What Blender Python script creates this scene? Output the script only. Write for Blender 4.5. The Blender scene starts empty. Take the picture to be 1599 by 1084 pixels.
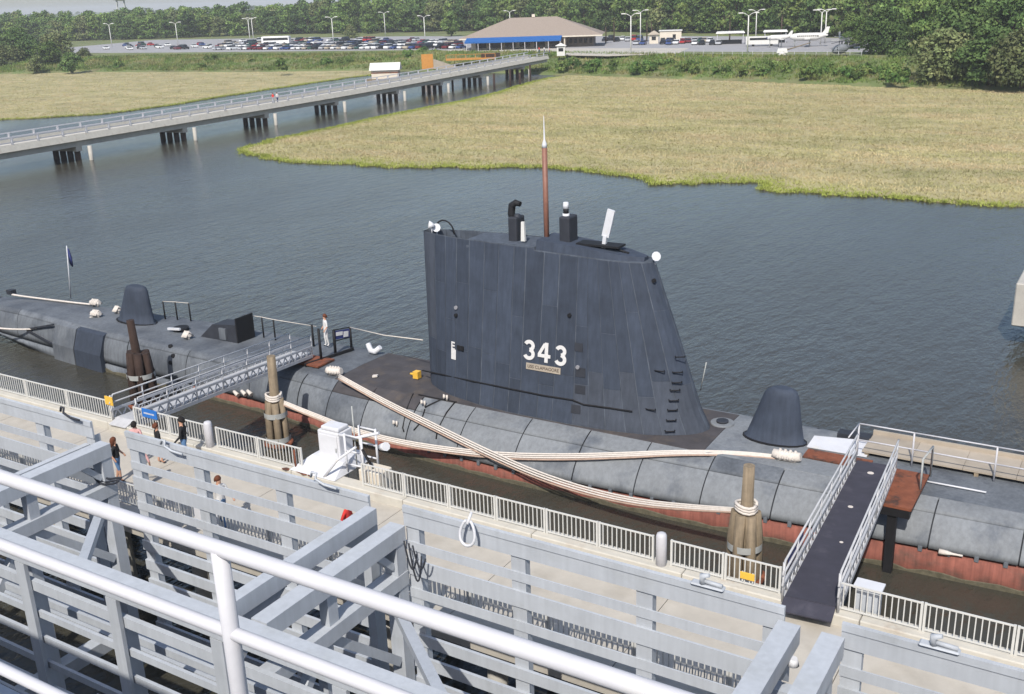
import bpy, bmesh, math, random
import numpy as np
from mathutils import Vector, Matrix
random.seed(7); rng = np.random.default_rng(7)
S = bpy.context.scene; COL = S.collection
# ------------------------------------------------------------------ camera
IW, IH, F = 1599., 1084., 1630.
PITCH, ROLL, YAW = math.radians(18.6), math.radians(2.1), math.radians(32.0)
CAM = Vector((0, 0, 20))
fwd = Vector((-math.sin(YAW)*math.cos(PITCH), math.cos(YAW)*math.cos(PITCH), -math.sin(PITCH)))
r0 = Vector((math.cos(YAW), math.sin(YAW), 0)); u0 = r0.cross(fwd)
RT = r0*math.cos(ROLL)-u0*math.sin(ROLL); UP = u0*math.cos(ROLL)+r0*math.sin(ROLL)
cd = bpy.data.cameras.new('camera'); cam = bpy.data.objects.new('camera', cd); COL.objects.link(cam)
m = Matrix((RT, UP, -fwd)).transposed().to_4x4(); m.translation = CAM; cam.matrix_world = m
cd.sensor_width = 36; cd.sensor_fit = 'HORIZONTAL'; cd.lens = F/IW*36; cd.clip_start = .1; cd.clip_end = 20000
S.camera = cam
# ------------------------------------------------------------------ light
SUND = Vector((0.20, -0.66, 0.72)).normalized()
w = bpy.data.worlds.new('World'); S.world = w; w.use_nodes = True
nt = w.node_tree; bg = nt.nodes['Background']; sky = nt.nodes.new('ShaderNodeTexSky')
sky.sky_type = 'NISHITA'; sky.sun_disc = False; sky.sun_elevation = math.asin(SUND.z)
sky.sun_rotation = math.atan2(SUND.x, SUND.y); sky.air_density = 1.0; sky.dust_density = 1.5; sky.ozone_density = 1.0
nt.links.new(sky.outputs[0], bg.inputs[0]); bg.inputs[1].default_value = 0.12
sl = bpy.data.lights.new('sun', 'SUN'); sl.energy = 3.3; sl.angle = math.radians(.53); sl.color = (1, .95, .87)
so = bpy.data.objects.new('sun', sl); COL.objects.link(so); so.rotation_euler = SUND.to_track_quat('Z', 'Y').to_euler()
so.location = (30, -60, 90)
S.view_settings.view_transform = 'Standard'; S.view_settings.look = 'None'; S.view_settings.exposure = 0.5; S.view_settings.gamma = 1
S.render.engine = 'CYCLES'
try: S.cycles.max_bounces = 5; S.cycles.diffuse_bounces = 3; S.cycles.glossy_bounces = 2; S.cycles.caustics_reflective = False; S.cycles.caustics_refractive = False
except Exception: pass

def ray(px, py): return fwd*F + RT*(px-IW/2) - UP*(py-IH/2)
def Z(px, py, z): d = ray(px, py); return CAM + d*((z-CAM.z)/d.z)
def Y(px, py, y): d = ray(px, py); return CAM + d*((y-CAM.y)/d.y)
# ------------------------------------------------------------------ materials
def lin(c): return tuple((v/12.92 if v <= .04045 else ((v+.055)/1.055)**2.4) for v in c)
def mat(name, col, rough=.75, var=.15, scale=2., bump=0., streak=0., rnd=0., metal=0., spec=.3, col2=None, isl=0., world=False, stretch=(1, 1, 1), detail=5., c2lo=.45, c2hi=.62, bscale=None):
    """col: linear base colour; var: noise value variation; streak: vertical run marks; col2: second colour in noise patches (rust, stain)"""
    m = bpy.data.materials.new(name); m.use_nodes = True; t = m.node_tree; L = t.links; N = t.nodes
    p = N['Principled BSDF']; p.inputs['Roughness'].default_value = rough; p.inputs['Metallic'].default_value = metal
    p.inputs['Specular IOR Level'].default_value = spec
    if world: co = N.new('ShaderNodeNewGeometry').outputs['Position']
    else: co = N.new('ShaderNodeTexCoord').outputs['Object']
    mp = N.new('ShaderNodeMapping'); mp.inputs['Scale'].default_value = stretch; L.new(co, mp.inputs[0]); co = mp.outputs[0]
    def noise(sc, det=detail, vec=co):
        n = N.new('ShaderNodeTexNoise'); n.inputs['Scale'].default_value = sc; n.inputs['Detail'].default_value = det; n.inputs['Roughness'].default_value = .62
        L.new(vec, n.inputs['Vector']); return n.outputs['Fac']
    def math_(op, a, b):
        n = N.new('ShaderNodeMath'); n.operation = op
        for i, v in enumerate((a, b)):
            if isinstance(v, (int, float)): n.inputs[i].default_value = v
            else: L.new(v, n.inputs[i])
        return n.outputs[0]
    def mrange(v, a, b, c, d):
        n = N.new('ShaderNodeMapRange'); L.new(v, n.inputs[0])
        for i, q in enumerate((a, b, c, d)): n.inputs[i+1].default_value = q
        return n.outputs[0]
    val = mrange(noise(scale), .25, .75, 1-var, 1+var)
    if streak:
        ms = N.new('ShaderNodeMapping'); ms.inputs['Scale'].default_value = (3.2, 3.2, .16); L.new(co, ms.inputs[0])
        val = math_('MULTIPLY', val, mrange(noise(2.2, 4, ms.outputs[0]), .3, .7, 1-streak, 1+streak))
    if rnd:
        oi = N.new('ShaderNodeObjectInfo'); val = math_('MULTIPLY', val, mrange(oi.outputs['Random'], 0, 1, 1-rnd, 1+rnd))
    if isl:
        ge = N.new('ShaderNodeNewGeometry'); val = math_('MULTIPLY', val, mrange(ge.outputs['Random Per Island'], 0, 1, 1-isl, 1+isl))
    base = N.new('ShaderNodeRGB').outputs[0]; base.default_value = (*col, 1)
    if col2:
        mx = N.new('ShaderNodeMix'); mx.data_type = 'RGBA'; L.new(mrange(noise(scale*.6+.13, 8), c2lo, c2hi, 0, 1), mx.inputs[0])
        L.new(base, mx.inputs[6]); mx.inputs[7].default_value = (*col2, 1); base = mx.outputs[2]
    mu = N.new('ShaderNodeVectorMath'); mu.operation = 'SCALE'; L.new(base, mu.inputs[0]); L.new(val, mu.inputs['Scale'])
    L.new(mu.outputs[0], p.inputs['Base Color'])
    if bump:
        b = N.new('ShaderNodeBump'); b.inputs['Strength'].default_value = bump; b.inputs['Distance'].default_value = .03
        L.new(noise(bscale or scale*6, 6), b.inputs['Height']); L.new(b.outputs[0], p.inputs['Normal'])
    return m
M = {}
M['rail'] = mat('white_rail_paint', (.51, .505, .53), .6, .07, 6, .05, col2=(.55, .54, .52), c2lo=.62, c2hi=.75)
M['haze'] = mat('haze_grey_paint', (.425, .45, .485), .6, .08, 1.3, .06, streak=.06, rnd=.04, col2=(.39, .41, .43), c2lo=.55, c2hi=.7)
M['concrete'] = mat('pier_concrete', (.45, .415, .36), .9, .13, .9, .15, col2=(.40, .365, .31), c2lo=.5, c2hi=.68)
M['kerb'] = mat('kerb_concrete', (.50, .475, .42), .9, .12, 1.5, .15, col2=(.42, .37, .31), c2lo=.58, c2hi=.7)
M['fence'] = mat('fence_white_paint', (.57, .565, .54), .55, .07, 3)
M['white'] = mat('white_enamel', (.60, .605, .63), .5, .06, 3, col2=(.6, .58, .55), c2lo=.6, c2hi=.72)
M['sail'] = mat('sail_dark_grey', (.041, .052, .075), .8, .18, 1.3, .08, streak=.15, rnd=.14, spec=.3)
M['sailfade'] = mat('sail_faded_grey', (.056, .066, .087), .85, .16, 1.5, .08, streak=.14, rnd=.10)
M['seam'] = mat('sail_seam_grey', (.070, .083, .105), .8, .3, 1.6, .05, streak=.25)
M['hull'] = mat('hull_light_grey', (.185, .198, .212), .7, .14, .8, .07, streak=.13, rnd=.06, col2=(.115, .128, .148), c2lo=.52, c2hi=.66)
M['hullseam'] = mat('hull_seam_dark', (.03, .033, .04), .9, .2, 2)
M['deck'] = mat('sub_deck_dark', (.060, .056, .060), .9, .25, 1.4, .2, col2=(.085, .072, .065), c2lo=.5, c2hi=.65)
M['red'] = mat('antifouling_red', (.215, .078, .058), .85, .25, 1.6, .12, streak=.25, col2=(.12, .062, .048), c2lo=.52, c2hi=.68)
M['scum'] = mat('waterline_growth', (.105, .095, .065), .9, .4, 5, .3)
M['rust'] = mat('rusty_steel', (.19, .065, .035), .85, .3, 3, .1, col2=(.075, .04, .03), c2lo=.5, c2hi=.62)
M['black'] = mat('black_rubber', (.012, .012, .014), .7, .2, 4)
M['darksteel'] = mat('dark_grey_steel', (.030, .033, .042), .65, .2, 3)
M['tread'] = mat('gangway_tread', (.050, .049, .066), .9, .16, 1.6, .12, col2=(.075, .072, .09), c2lo=.55, c2hi=.7)
M['rope'] = mat('white_rope', (.60, .55, .50), .9, .12, 8, .25)
M['rope_shade'] = mat('brown_shaded_rope', (.40, .29, .23), .9, .2, 6, .25)  # shade along the underside of the lines, put into a brown strand colour
M['creosote'] = mat('creosoted_timber', (.040, .025, .020), .9, .35, 2, .25, streak=.3)
M['timber'] = mat('weathered_timber', (.205, .162, .112), .9, .25, 2, .25, streak=.3, rnd=.12)
M['band'] = mat('galvanised_band', (.36, .37, .36), .6, .15, 4)
M['plywood'] = mat('weathered_plywood', (.36, .31, .25), .9, .14, 1.2, .06, rnd=.1)
M['gang'] = mat('aluminium_gangway', (.47, .47, .48), .55, .14, 3)
M['mast'] = mat('copper_mast', (.21, .095, .065), .55, .2, 5, spec=.5)
M['glass'] = mat('dark_glass', (.02, .022, .026), .12, .1, 3, spec=.6)
M['yellow'] = mat('yellow_paint', (.72, .43, .06), .6, .08, 5)
M['orange'] = mat('orange_plywood', (.48, .22, .05), .8, .14, 2)
M['blue'] = mat('blue_paint', (.02, .14, .46), .6, .08, 5)
M['awning'] = mat('blue_awning_cloth', (.015, .10, .32), .8, .12, .8)
M['navy'] = mat('navy_paint', (.03, .04, .15), .6, .1, 4)
M['cream'] = mat('cream_wall', (.60, .54, .45), .85, .07, .8)
M['shingle'] = mat('roof_shingle', (.27, .222, .185), .95, .13, 2.5, .2)
M['roofwhite'] = mat('pale_metal_roof', (.62, .61, .58), .6, .07, 1)
M['asphalt'] = mat('car_park_asphalt', (.30, .295, .30), .95, .12, .25, 0, world=True)
M['grass'] = mat('mown_grass', (.125, .160, .055), .95, .30, .09, 0, col2=(.185, .175, .085), world=True, isl=0)
M['mud'] = mat('marsh_mud', (.36, .31, .17), .95, .25, .12, 0, col2=(.27, .25, .12), world=True)
M['stone'] = mat('old_concrete', (.42, .40, .36), .9, .14, 1.2, .15)
M['tarmac'] = mat('flight_deck', (.06, .065, .07), .9, .15, 1)
M['skin'] = mat('skin', (.50, .28, .19), .6, .05, 8)
for n, c in dict(c_white=(.62, .61, .6), c_black=(.02, .02, .022), c_jeans=(.10, .19, .34), c_red=(.55, .04, .035), c_navy=(.03, .04, .12), c_pink=(.58, .33, .32), c_khaki=(.58, .52, .42), c_grey=(.25, .25, .27)).items():
    M[n] = mat(n[2:]+'_cloth', c, .9, .12, 14)
for n, c in dict(h_brown=(.06, .03, .018), h_black=(.012, .01, .01), h_blond=(.34, .19, .08), h_auburn=(.12, .04, .02)).items():
    M[n] = mat(n[2:]+'_hair', c, .8, .2, 20)

def leafmat(name, a, b, rnd=.3):
    m = mat(name, a, .8, .28, .28, 0, rnd=rnd, isl=.38, col2=b, world=True, spec=.15, detail=3); return m
M['leaf1'] = leafmat('leaf_dark_green', (.056, .098, .030), (.100, .148, .046))
M['leaf2'] = leafmat('leaf_mid_green', (.088, .148, .040), (.135, .185, .055))
M['leaf3'] = leafmat('leaf_olive_green', (.100, .128, .050), (.150, .160, .070))
M['leaf4'] = leafmat('leaf_bank_green', (.065, .125, .030), (.135, .170, .050))
M['leaf5'] = leafmat('leaf_bright_green', (.115, .175, .045), (.175, .215, .062))
M['bark'] = mat('bark', (.075, .055, .04), .95, .2, 3)

# ------------------------------------------------------------------ builders
def origin(o):
    v = Vector((0, 0, 0))
    while o is not None: v += o.location; o = o.parent
    return v
def tag(o, label=None, cat=None, group=None, kind=None):
    if label: o['label'] = label
    if cat: o['category'] = cat
    if group: o['group'] = group
    if kind: o['kind'] = kind
    return o
def T(name, label, cat, loc=(0, 0, 0), rz=0., group=None):
    o = bpy.data.objects.new(name, None); COL.objects.link(o); o.location = loc; o.rotation_euler = (0, 0, rz); o.empty_display_size = .3
    return tag(o, label, cat, group)
def link(name, me, mats, parent=None):
    if mats is not None:
        for q in (mats if isinstance(mats, (list, tuple)) else [mats]): me.materials.append(M[q] if isinstance(q, str) else q)
    o = bpy.data.objects.new(name, me); COL.objects.link(o); o.parent = parent; return o
class MB:
    def __init__(s): s.v = []; s.f = []; s.mi = []; s.sm = []; s.cur = 0
    def add(s, vs, fs, smooth=False):
        b = len(s.v); s.v += [tuple(v) for v in vs]
        for f in fs: s.f.append(tuple(b+i for i in f)); s.mi.append(s.cur); s.sm.append(smooth)
        return s
    def box(s, c, sz, rz=0., top=None):
        """box centred at c; top=(sx,sy) scales the upper face"""
        hx, hy, hz = sz[0]/2, sz[1]/2, sz[2]/2; tx, ty = top or (1, 1); vs = []
        cs, sn = math.cos(rz), math.sin(rz)
        for z, kx, ky in ((-hz, 1, 1), (hz, tx, ty)):
            for x, y in ((-hx, -hy), (hx, -hy), (hx, hy), (-hx, hy)):
                x *= kx; y *= ky; vs.append((c[0]+x*cs-y*sn, c[1]+x*sn+y*cs, c[2]+z))
        return s.add(vs, [(3, 2, 1, 0), (4, 5, 6, 7), (0, 1, 5, 4), (1, 2, 6, 5), (2, 3, 7, 6), (3, 0, 4, 7)])
    def bx(s, x0, x1, y0, y1, z0, z1): return s.box(((x0+x1)/2, (y0+y1)/2, (z0+z1)/2), (abs(x1-x0), abs(y1-y0), abs(z1-z0)))
    def bar(s, p, q, w, h, up=(0, 0, 1)):
        p = Vector(p); q = Vector(q); d = (q-p).normalized(); u = Vector(up)
        if abs(d.dot(u)) > .99: u = Vector((0, 1, 0))
        a = d.cross(u).normalized(); u = a.cross(d); a = a*(w/2); u = u*(h/2)
        vs = [e+i+j for e in (p, q) for i, j in ((-a, -u), (a, -u), (a, u), (-a, u))]
        return s.add(vs, [(0, 1, 2, 3), (7, 6, 5, 4), (0, 4, 5, 1), (1, 5, 6, 2), (2, 6, 7, 3), (3, 7, 4, 0)])
    def tube(s, pts, r, n=8, cap=True):
        pts = [Vector(p) for p in pts]; k = len(pts); rs = r if isinstance(r, (list, tuple)) else [r]*k
        vs = []; ref = None
        for i, p in enumerate(pts):
            d = (pts[min(i+1, k-1)]-pts[max(i-1, 0)]).normalized()
            if ref is None: ref = Vector((0, 0, 1)) if abs(d.z) < .9 else Vector((0, 1, 0))
            a = d.cross(ref).normalized(); u = a.cross(d); ref = u
            for j in range(n):
                t = 2*math.pi*j/n; vs.append(p+a*(rs[i]*math.cos(t))+u*(rs[i]*math.sin(t)))
        fs = [(i*n+j, i*n+(j+1) % n, (i+1)*n+(j+1) % n, (i+1)*n+j) for i in range(k-1) for j in range(n)]
        s.add(vs, fs, True)
        if cap:
            b = len(s.v)-len(vs); s.f += [tuple(b+j for j in reversed(range(n))), tuple(b+(k-1)*n+j for j in range(n))]; s.mi += [s.cur]*2; s.sm += [False]*2
        return s
    def loft(s, rings, close=True, cap=True, smooth=True):
        n = len(rings[0]); vs = [v for r in rings for v in r]; e = n if close else n-1
        fs = [(i*n+j, i*n+(j+1) % n, (i+1)*n+(j+1) % n, (i+1)*n+j) for i in range(len(rings)-1) for j in range(e)]
        b = len(s.v); s.add(vs, fs, smooth)
        if cap:
            s.f += [tuple(b+j for j in reversed(range(n))), tuple(b+(len(rings)-1)*n+j for j in range(n))]; s.mi += [s.cur]*2; s.sm += [False]*2
        return s
    def prism(s, poly, z0, z1):
        n = len(poly); return s.add([(x, y, z0) for x, y in poly]+[(x, y, z1) for x, y in poly], [tuple(reversed(range(n))), tuple(range(n, 2*n))]+[(i, (i+1) % n, n+(i+1) % n, n+i) for i in range(n)])
    def mesh(s, name, org=None):
        me = bpy.data.meshes.new(name); o = org or (0, 0, 0)
        me.from_pydata([(v[0]-o[0], v[1]-o[1], v[2]-o[2]) for v in s.v], [], s.f)
        me.polygons.foreach_set('material_index', s.mi); me.polygons.foreach_set('use_smooth', s.sm); me.update(); return me
    def build(s, name, mats, parent=None, local=False, loc=None):
        org = Vector(loc) if loc is not None else (Vector((0, 0, 0)) if (local or parent is None) else origin(parent))
        o = link(name, s.mesh(name, org), mats, parent)
        if loc is not None and parent is None: o.location = loc
        return o
def bevel(o, wd=.02, seg=1):
    b = o.modifiers.new('bevel', 'BEVEL'); b.width = wd; b.segments = seg; b.limit_method = 'ANGLE'; return o
def inst(src, parent, loc, rz=0., name=None):
    o = src.copy(); o.name = name or src.name.split('.')[0]; COL.objects.link(o); o.parent = parent; o.location = loc; o.rotation_euler = (0, 0, rz); return o
def npmesh(name, V, FC):
    me = bpy.data.meshes.new(name); n = len(V); k = FC.shape[1]; me.vertices.add(n); me.vertices.foreach_set('co', V.astype(np.float32).ravel())
    me.loops.add(FC.size); me.loops.foreach_set('vertex_index', FC.astype(np.int32).ravel())
    me.polygons.add(len(FC)); me.polygons.foreach_set('loop_start', np.arange(0, FC.size, k, dtype=np.int32)); me.update(calc_edges=True); return me
ORD = ['first', 'second', 'third', 'fourth', 'fifth', 'sixth', 'seventh', 'eighth', 'ninth', 'tenth', 'eleventh', 'twelfth', 'thirteenth', 'fourteenth', 'fifteenth', 'sixteenth', 'seventeenth', 'eighteenth']
def text_mesh(s, size, depth=.004, bold=0.):
    c = bpy.data.curves.new('t', 'FONT'); c.body = s; c.size = size; c.extrude = depth; c.offset = bold; c.align_x = 'CENTER'; c.align_y = 'CENTER'
    o = bpy.data.objects.new('t', c); COL.objects.link(o); bpy.context.view_layer.update()
    me = bpy.data.meshes.new_from_object(o.evaluated_get(bpy.context.evaluated_depsgraph_get())); bpy.data.objects.remove(o); return me
# ================================================================== SETTING: water, land, marsh
def water_mat():
    m = bpy.data.materials.new('harbour_water'); m.use_nodes = True; t = m.node_tree; N = t.nodes; L = t.links; p = N['Principled BSDF']
    p.inputs['IOR'].default_value = 1.38; p.inputs['Specular IOR Level'].default_value = .6
    g = N.new('ShaderNodeNewGeometry')
    def nz(sc, st, rot, det=3):
        a = N.new('ShaderNodeMapping'); a.inputs['Rotation'].default_value = (0, 0, rot); a.inputs['Scale'].default_value = st; L.new(g.outputs['Position'], a.inputs[0])
        n = N.new('ShaderNodeTexNoise'); n.inputs['Scale'].default_value = sc; n.inputs['Detail'].default_value = det; n.inputs['Roughness'].default_value = .6; L.new(a.outputs[0], n.inputs['Vector']); return n.outputs['Fac']
    def mth(op, a, b):
        n = N.new('ShaderNodeMath'); n.operation = op
        for i, v in enumerate((a, b)):
            if isinstance(v, (int, float)): n.inputs[i].default_value = v
            else: L.new(v, n.inputs[i])
        return n.outputs[0]
    h = mth('ADD', mth('MULTIPLY', nz(1.1, (1, .36, 1), math.radians(-28)), 1.0), mth('MULTIPLY', nz(3.2, (1, .5, 1), math.radians(-10), 4), .42))
    h = mth('MULTIPLY', h, mth('ADD', mth('MULTIPLY', nz(.05, (1, .6, 1), .4), 1.3), .35))
    rr = N.new('ShaderNodeMapRange'); L.new(nz(.028, (1, .35, 1), .5, 5), rr.inputs[0]); rr.inputs[1].default_value = .35; rr.inputs[2].default_value = .65; rr.inputs[3].default_value = .06; rr.inputs[4].default_value = .26; L.new(rr.outputs[0], p.inputs['Roughness'])
    b = N.new('ShaderNodeBump'); b.inputs['Strength'].default_value = .40; b.inputs['Distance'].default_value = .34; L.new(h, b.inputs['Height']); L.new(b.outputs[0], p.inputs['Normal'])
    mx = N.new('ShaderNodeMix'); mx.data_type = 'RGBA'; mx.inputs[6].default_value = (.050, .046, .034, 1); mx.inputs[7].default_value = (.046, .045, .037, 1); L.new(nz(.06, (1, 1, 1), 0), mx.inputs[0]); L.new(mx.outputs[2], p.inputs['Base Color'])
    return m
M['water'] = water_mat()
wm = MB(); X = [-6000, -600, -150, -75, -40, 0, 80, 600, 6000]; YY = [-300, 0, 40, 80, 130, 220, 400, 9000]
wm.add([(x, y, 0) for y in YY for x in X], [(j*9+i, j*9+i+1, (j+1)*9+i+1, (j+1)*9+i) for j in range(7) for i in range(8)])
tag(wm.build('water', 'water'), kind='structure')

BANK = [(-3000, 190), (-900, 215), (-520, 222), (-349, 229), (-322, 241), (-280, 244), (-244, 247), (-211, 255), (-170, 254), (-135, 245), (-110, 239), (-75, 230), (-52, 223), (-22, 217), (60, 205), (400, 190), (3000, 150)]
def bank_y(x): return float(np.interp(x, [b[0] for b in BANK], [b[1] for b in BANK]))
def ground_z(x, y):
    v = y-bank_y(x); return float(np.interp(v, [-3, 0, 5, 12, 22, 30], [-.4, .5, 1.2, 2.5, 3.8, 4.0]))
gx = sorted(set([b[0] for b in BANK]+list(range(-500, 81, 12)))); gv = [-3, 0, 5, 12, 22, 30, 60, 140, 400, 1200, 8000]
g = MB(); vs = []
for v in gv:
    for x in gx:
        y = bank_y(x)+v; z = float(np.interp(v, [-3, 0, 5, 12, 22, 30], [-.4, .5, 1.2, 2.5, 3.8, 4.0]))
        if 0 <= v <= 22: z += random.uniform(-.25, .25)
        vs.append((x, y, z))
n = len(gx); g.add(vs, [(j*n+i, j*n+i+1, (j+1)*n+i+1, (j+1)*n+i) for j in range(len(gv)-1) for i in range(n-1)], True)
tag(g.build('ground', 'grass'), kind='structure')
# car park sheets, road beyond
lot = MB(); lot.prism([(-430, 283), (-335, 283), (-210, 290), (-186, 286), (-92, 271), (-58, 268), (-66, 330), (-130, 360), (-300, 400), (-470, 400)], 3.9, 4.03)
tag(lot.build('car_park', 'asphalt'), kind='structure')
# promenade slab in front of the pavilion
pr = MB(); pr.prism([(-143, 262), (-128, 258), (-112, 268), (-118, 290), (-195, 296), (-200, 284), (-150, 276)], 3.85, 4.06)
tag(pr.build('promenade_pavement', 'concrete'), kind='structure')

def pin(poly, P):
    x, y = P[:, 0], P[:, 1]; r = np.zeros(len(P), bool); n = len(poly)
    for i in range(n):
        x1, y1 = poly[i]; x2, y2 = poly[(i+1) % n]
        c = ((y1 > y) != (y2 > y)) & (x < (x2-x1)*(y-y1)/(y2-y1+1e-9)+x1); r ^= c
    return r
def zx(*a): p = Z(*a); return (p.x, p.y)
def wob(pts, k=4, amp=.9):
    out = []
    for i in range(len(pts)-1):
        a = Vector(pts[i]); b = Vector(pts[i+1])
        for j in range(k):
            p = a.lerp(b, j/k); out.append((p.x+random.uniform(-amp, amp), p.y+random.uniform(-amp, amp)))
    return out+[pts[-1]]
near = wob([zx(x, y, 0) for x, y in [(860, 122), (750, 152), (600, 182), (480, 207), (420, 222), (365, 237), (420, 248), (480, 254), (560, 259), (640, 262), (740, 262), (850, 263), (930, 268), (1000, 276), (1035, 287), (1090, 285), (1190, 287), (1210, 299), (1300, 304), (1400, 311), (1500, 318), (1599, 323)]])
MARSH_R = near+[(40, 108), (120, 112), (120, 205), (60, 206), (-22, 218), (-52, 224), (-75, 231), (-110, 240), (-132, 246)]
nearl = wob([(-330, 95), (-240, 112)]+[zx(x, y, 0) for x, y in [(0, 188), (150, 180), (300, 160), (400, 143), (500, 128), (590, 116)]], 4, 1.2)
MARSH_L = nearl+[(-200, 252), (-212, 256), (-244, 248), (-280, 245), (-322, 242), (-349, 230), (-450, 224)]
def edge_dist(P, line):
    d = np.full(len(P), 1e9)
    for a, b in zip(line[:-1], line[1:]):
        a = np.array(a); b = np.array(b); ab = b-a; t = np.clip(((P-a)@ab)/(ab@ab+1e-9), 0, 1); d = np.minimum(d, np.linalg.norm(P-(a+t[:, None]*ab), axis=1))
    return d
def grassmat(name):
    m = bpy.data.materials.new(name); m.use_nodes = True; t = m.node_tree; N = t.nodes; L = t.links; p = N['Principled BSDF']; p.inputs['Roughness'].default_value = .9; p.inputs['Specular IOR Level'].default_value = .1
    at = N.new('ShaderNodeAttribute'); at.attribute_name = 'fresh'; ge = N.new('ShaderNodeNewGeometry')
    mp = N.new('ShaderNodeMapping'); mp.inputs['Scale'].default_value = (.055, .16, 1); mp.inputs['Rotation'].default_value = (0, 0, .35); L.new(ge.outputs['Position'], mp.inputs[0])
    n1 = N.new('ShaderNodeTexNoise'); n1.inputs['Scale'].default_value = 1.; n1.inputs['Detail'].default_value = 4; L.new(mp.outputs[0], n1.inputs['Vector'])
    r = N.new('ShaderNodeValToRGB'); r.color_ramp.elements[0].position = .36; r.color_ramp.elements[0].color = (.315, .30, .15, 1); r.color_ramp.elements[1].position = .66; r.color_ramp.elements[1].color = (.49, .385, .235, 1)
    e = r.color_ramp.elements.new(.50); e.color = (.425, .37, .20, 1); L.new(n1.outputs['Fac'], r.inputs[0])
    mx = N.new('ShaderNodeMix'); mx.data_type = 'RGBA'; L.new(at.outputs['Fac'], mx.inputs[0]); L.new(r.outputs[0], mx.inputs[6]); mx.inputs[7].default_value = (.26, .30, .06, 1)
    mr = N.new('ShaderNodeMapRange'); L.new(ge.outputs['Random Per Island'], mr.inputs[0]); mr.inputs[3].default_value = .87; mr.inputs[4].default_value = 1.15
    m2 = N.new('ShaderNodeMapping'); m2.inputs['Scale'].default_value = (.018, .075, 1); m2.inputs['Rotation'].default_value = (0, 0, .12); L.new(ge.outputs['Position'], m2.inputs[0])
    n2 = N.new('ShaderNodeTexNoise'); n2.inputs['Scale'].default_value = 1.; n2.inputs['Detail'].default_value = 6; n2.inputs['Roughness'].default_value = .6; L.new(m2.outputs[0], n2.inputs['Vector'])
    q2 = N.new('ShaderNodeMapRange'); L.new(n2.outputs['Fac'], q2.inputs[0]); q2.inputs[1].default_value = .3; q2.inputs[2].default_value = .7; q2.inputs[3].default_value = .78; q2.inputs[4].default_value = 1.16
    mm = N.new('ShaderNodeMath'); mm.operation = 'MULTIPLY'; L.new(mr.outputs[0], mm.inputs[0]); L.new(q2.outputs[0], mm.inputs[1])
    vm = N.new('ShaderNodeVectorMath'); vm.operation = 'SCALE'; L.new(mx.outputs[2], vm.inputs[0]); L.new(mm.outputs[0], vm.inputs['Scale']); L.new(vm.outputs[0], p.inputs['Base Color'])
    return m
M['marshgrass'] = grassmat('marsh_grass_blades')
def tufts(name, P, zf, hmin, hmax, wd, nb, fresh, mt):
    n = len(P); tot = n*nb; base = np.repeat(P, nb, 0)+rng.uniform(-.35, .35, (tot, 2)); zb = np.repeat(zf, nb)-.05; h = rng.uniform(hmin, hmax, tot); a = rng.uniform(0, math.pi, tot); ww = wd*rng.uniform(.6, 1.3, tot)
    V = np.zeros((tot, 3, 3)); V[:, 0, 0] = base[:, 0]-np.cos(a)*ww; V[:, 0, 1] = base[:, 1]-np.sin(a)*ww; V[:, 1, 0] = base[:, 0]+np.cos(a)*ww; V[:, 1, 1] = base[:, 1]+np.sin(a)*ww
    V[:, 0, 2] = V[:, 1, 2] = zb; ln = rng.uniform(-.35, .35, (tot, 2)); V[:, 2, :2] = base+ln; V[:, 2, 2] = zb+h
    me = npmesh(name, V.reshape(-1, 3), np.arange(tot*3).reshape(-1, 3))
    if fresh is not None:
        at = me.attributes.new('fresh', 'FLOAT', 'POINT'); at.data.foreach_set('value', np.repeat(np.repeat(fresh, nb), 3).astype(np.float32))
    return link(name, me, mt)
for poly, line, lab, cnt in ((MARSH_R, near, 'straw and green marsh grass covering the tidal flat right of the bridge', 62000), (MARSH_L, nearl, 'straw coloured marsh grass on the flat beyond the bridge', 26000)):
    me = MB(); me.prism(poly, -.4, .10); tag(me.build('marsh_mud', 'mud'), kind='structure')
    A = np.array(poly); P = rng.uniform(A.min(0), A.max(0), (cnt*3, 2)); P = P[pin(poly, P)]
    # only where it can show: inside a wide wedge of view
    rel = np.degrees(np.arctan2(P[:, 0], P[:, 1])); P = P[(rel > -68) & (rel < 2)]
    d = edge_dist(P, line); pr_ = np.clip(1.25-(P[:, 1]-100)/170, .25, 1); P = P[rng.random(len(P)) < pr_][:cnt]; d = edge_dist(P, line)
    fr = np.clip(1.15-d/np.maximum(1.5, 3.6+2.0*np.sin(P[:, 0]*.13)+1.2*np.sin(P[:, 0]*.41)), 0, 1)
    fr = np.maximum(fr, np.clip(rng.normal(.05, .12, len(P)), 0, .5)); sc = 1.
    EP = []
    for a_, c_ in zip(line[:-1], line[1:]):
        a_ = np.array(a_); c_ = np.array(c_); k_ = int(np.linalg.norm(c_-a_)*14); t_ = rng.random((k_, 1)); EP.append(a_+(c_-a_)*t_+rng.normal(0, .35, (k_, 2)))
    EP = np.concatenate(EP); P = np.concatenate([P, EP]); fr = np.concatenate([fr, np.full(len(EP), .95)])
    o = tufts('marsh_grass', P, np.full(len(P), .10), .08, .34, .055, 6, fr, 'marshgrass'); tag(o, lab, 'marsh grass', kind='stuff')
# rough grass on the bank
bx_ = rng.uniform(-420, 60, 24000); bv = rng.uniform(0, 26, 24000); by = np.array([bank_y(x) for x in bx_])+bv
M['bankgrass'] = mat('bank_grass_blades', (.105, .160, .040), .9, .3, .09, 0, isl=.35, col2=(.20, .195, .075), world=True, spec=.1)
o = tufts('bank_grass', np.stack([bx_, by], 1), np.interp(bv, [0, 5, 12, 22, 30], [.5, 1.2, 2.5, 3.8, 4.0]), .3, .9, .16, 3, None, 'bankgrass'); tag(o, 'rough green grass covering the sloping shore bank', 'grass', kind='stuff')

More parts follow.
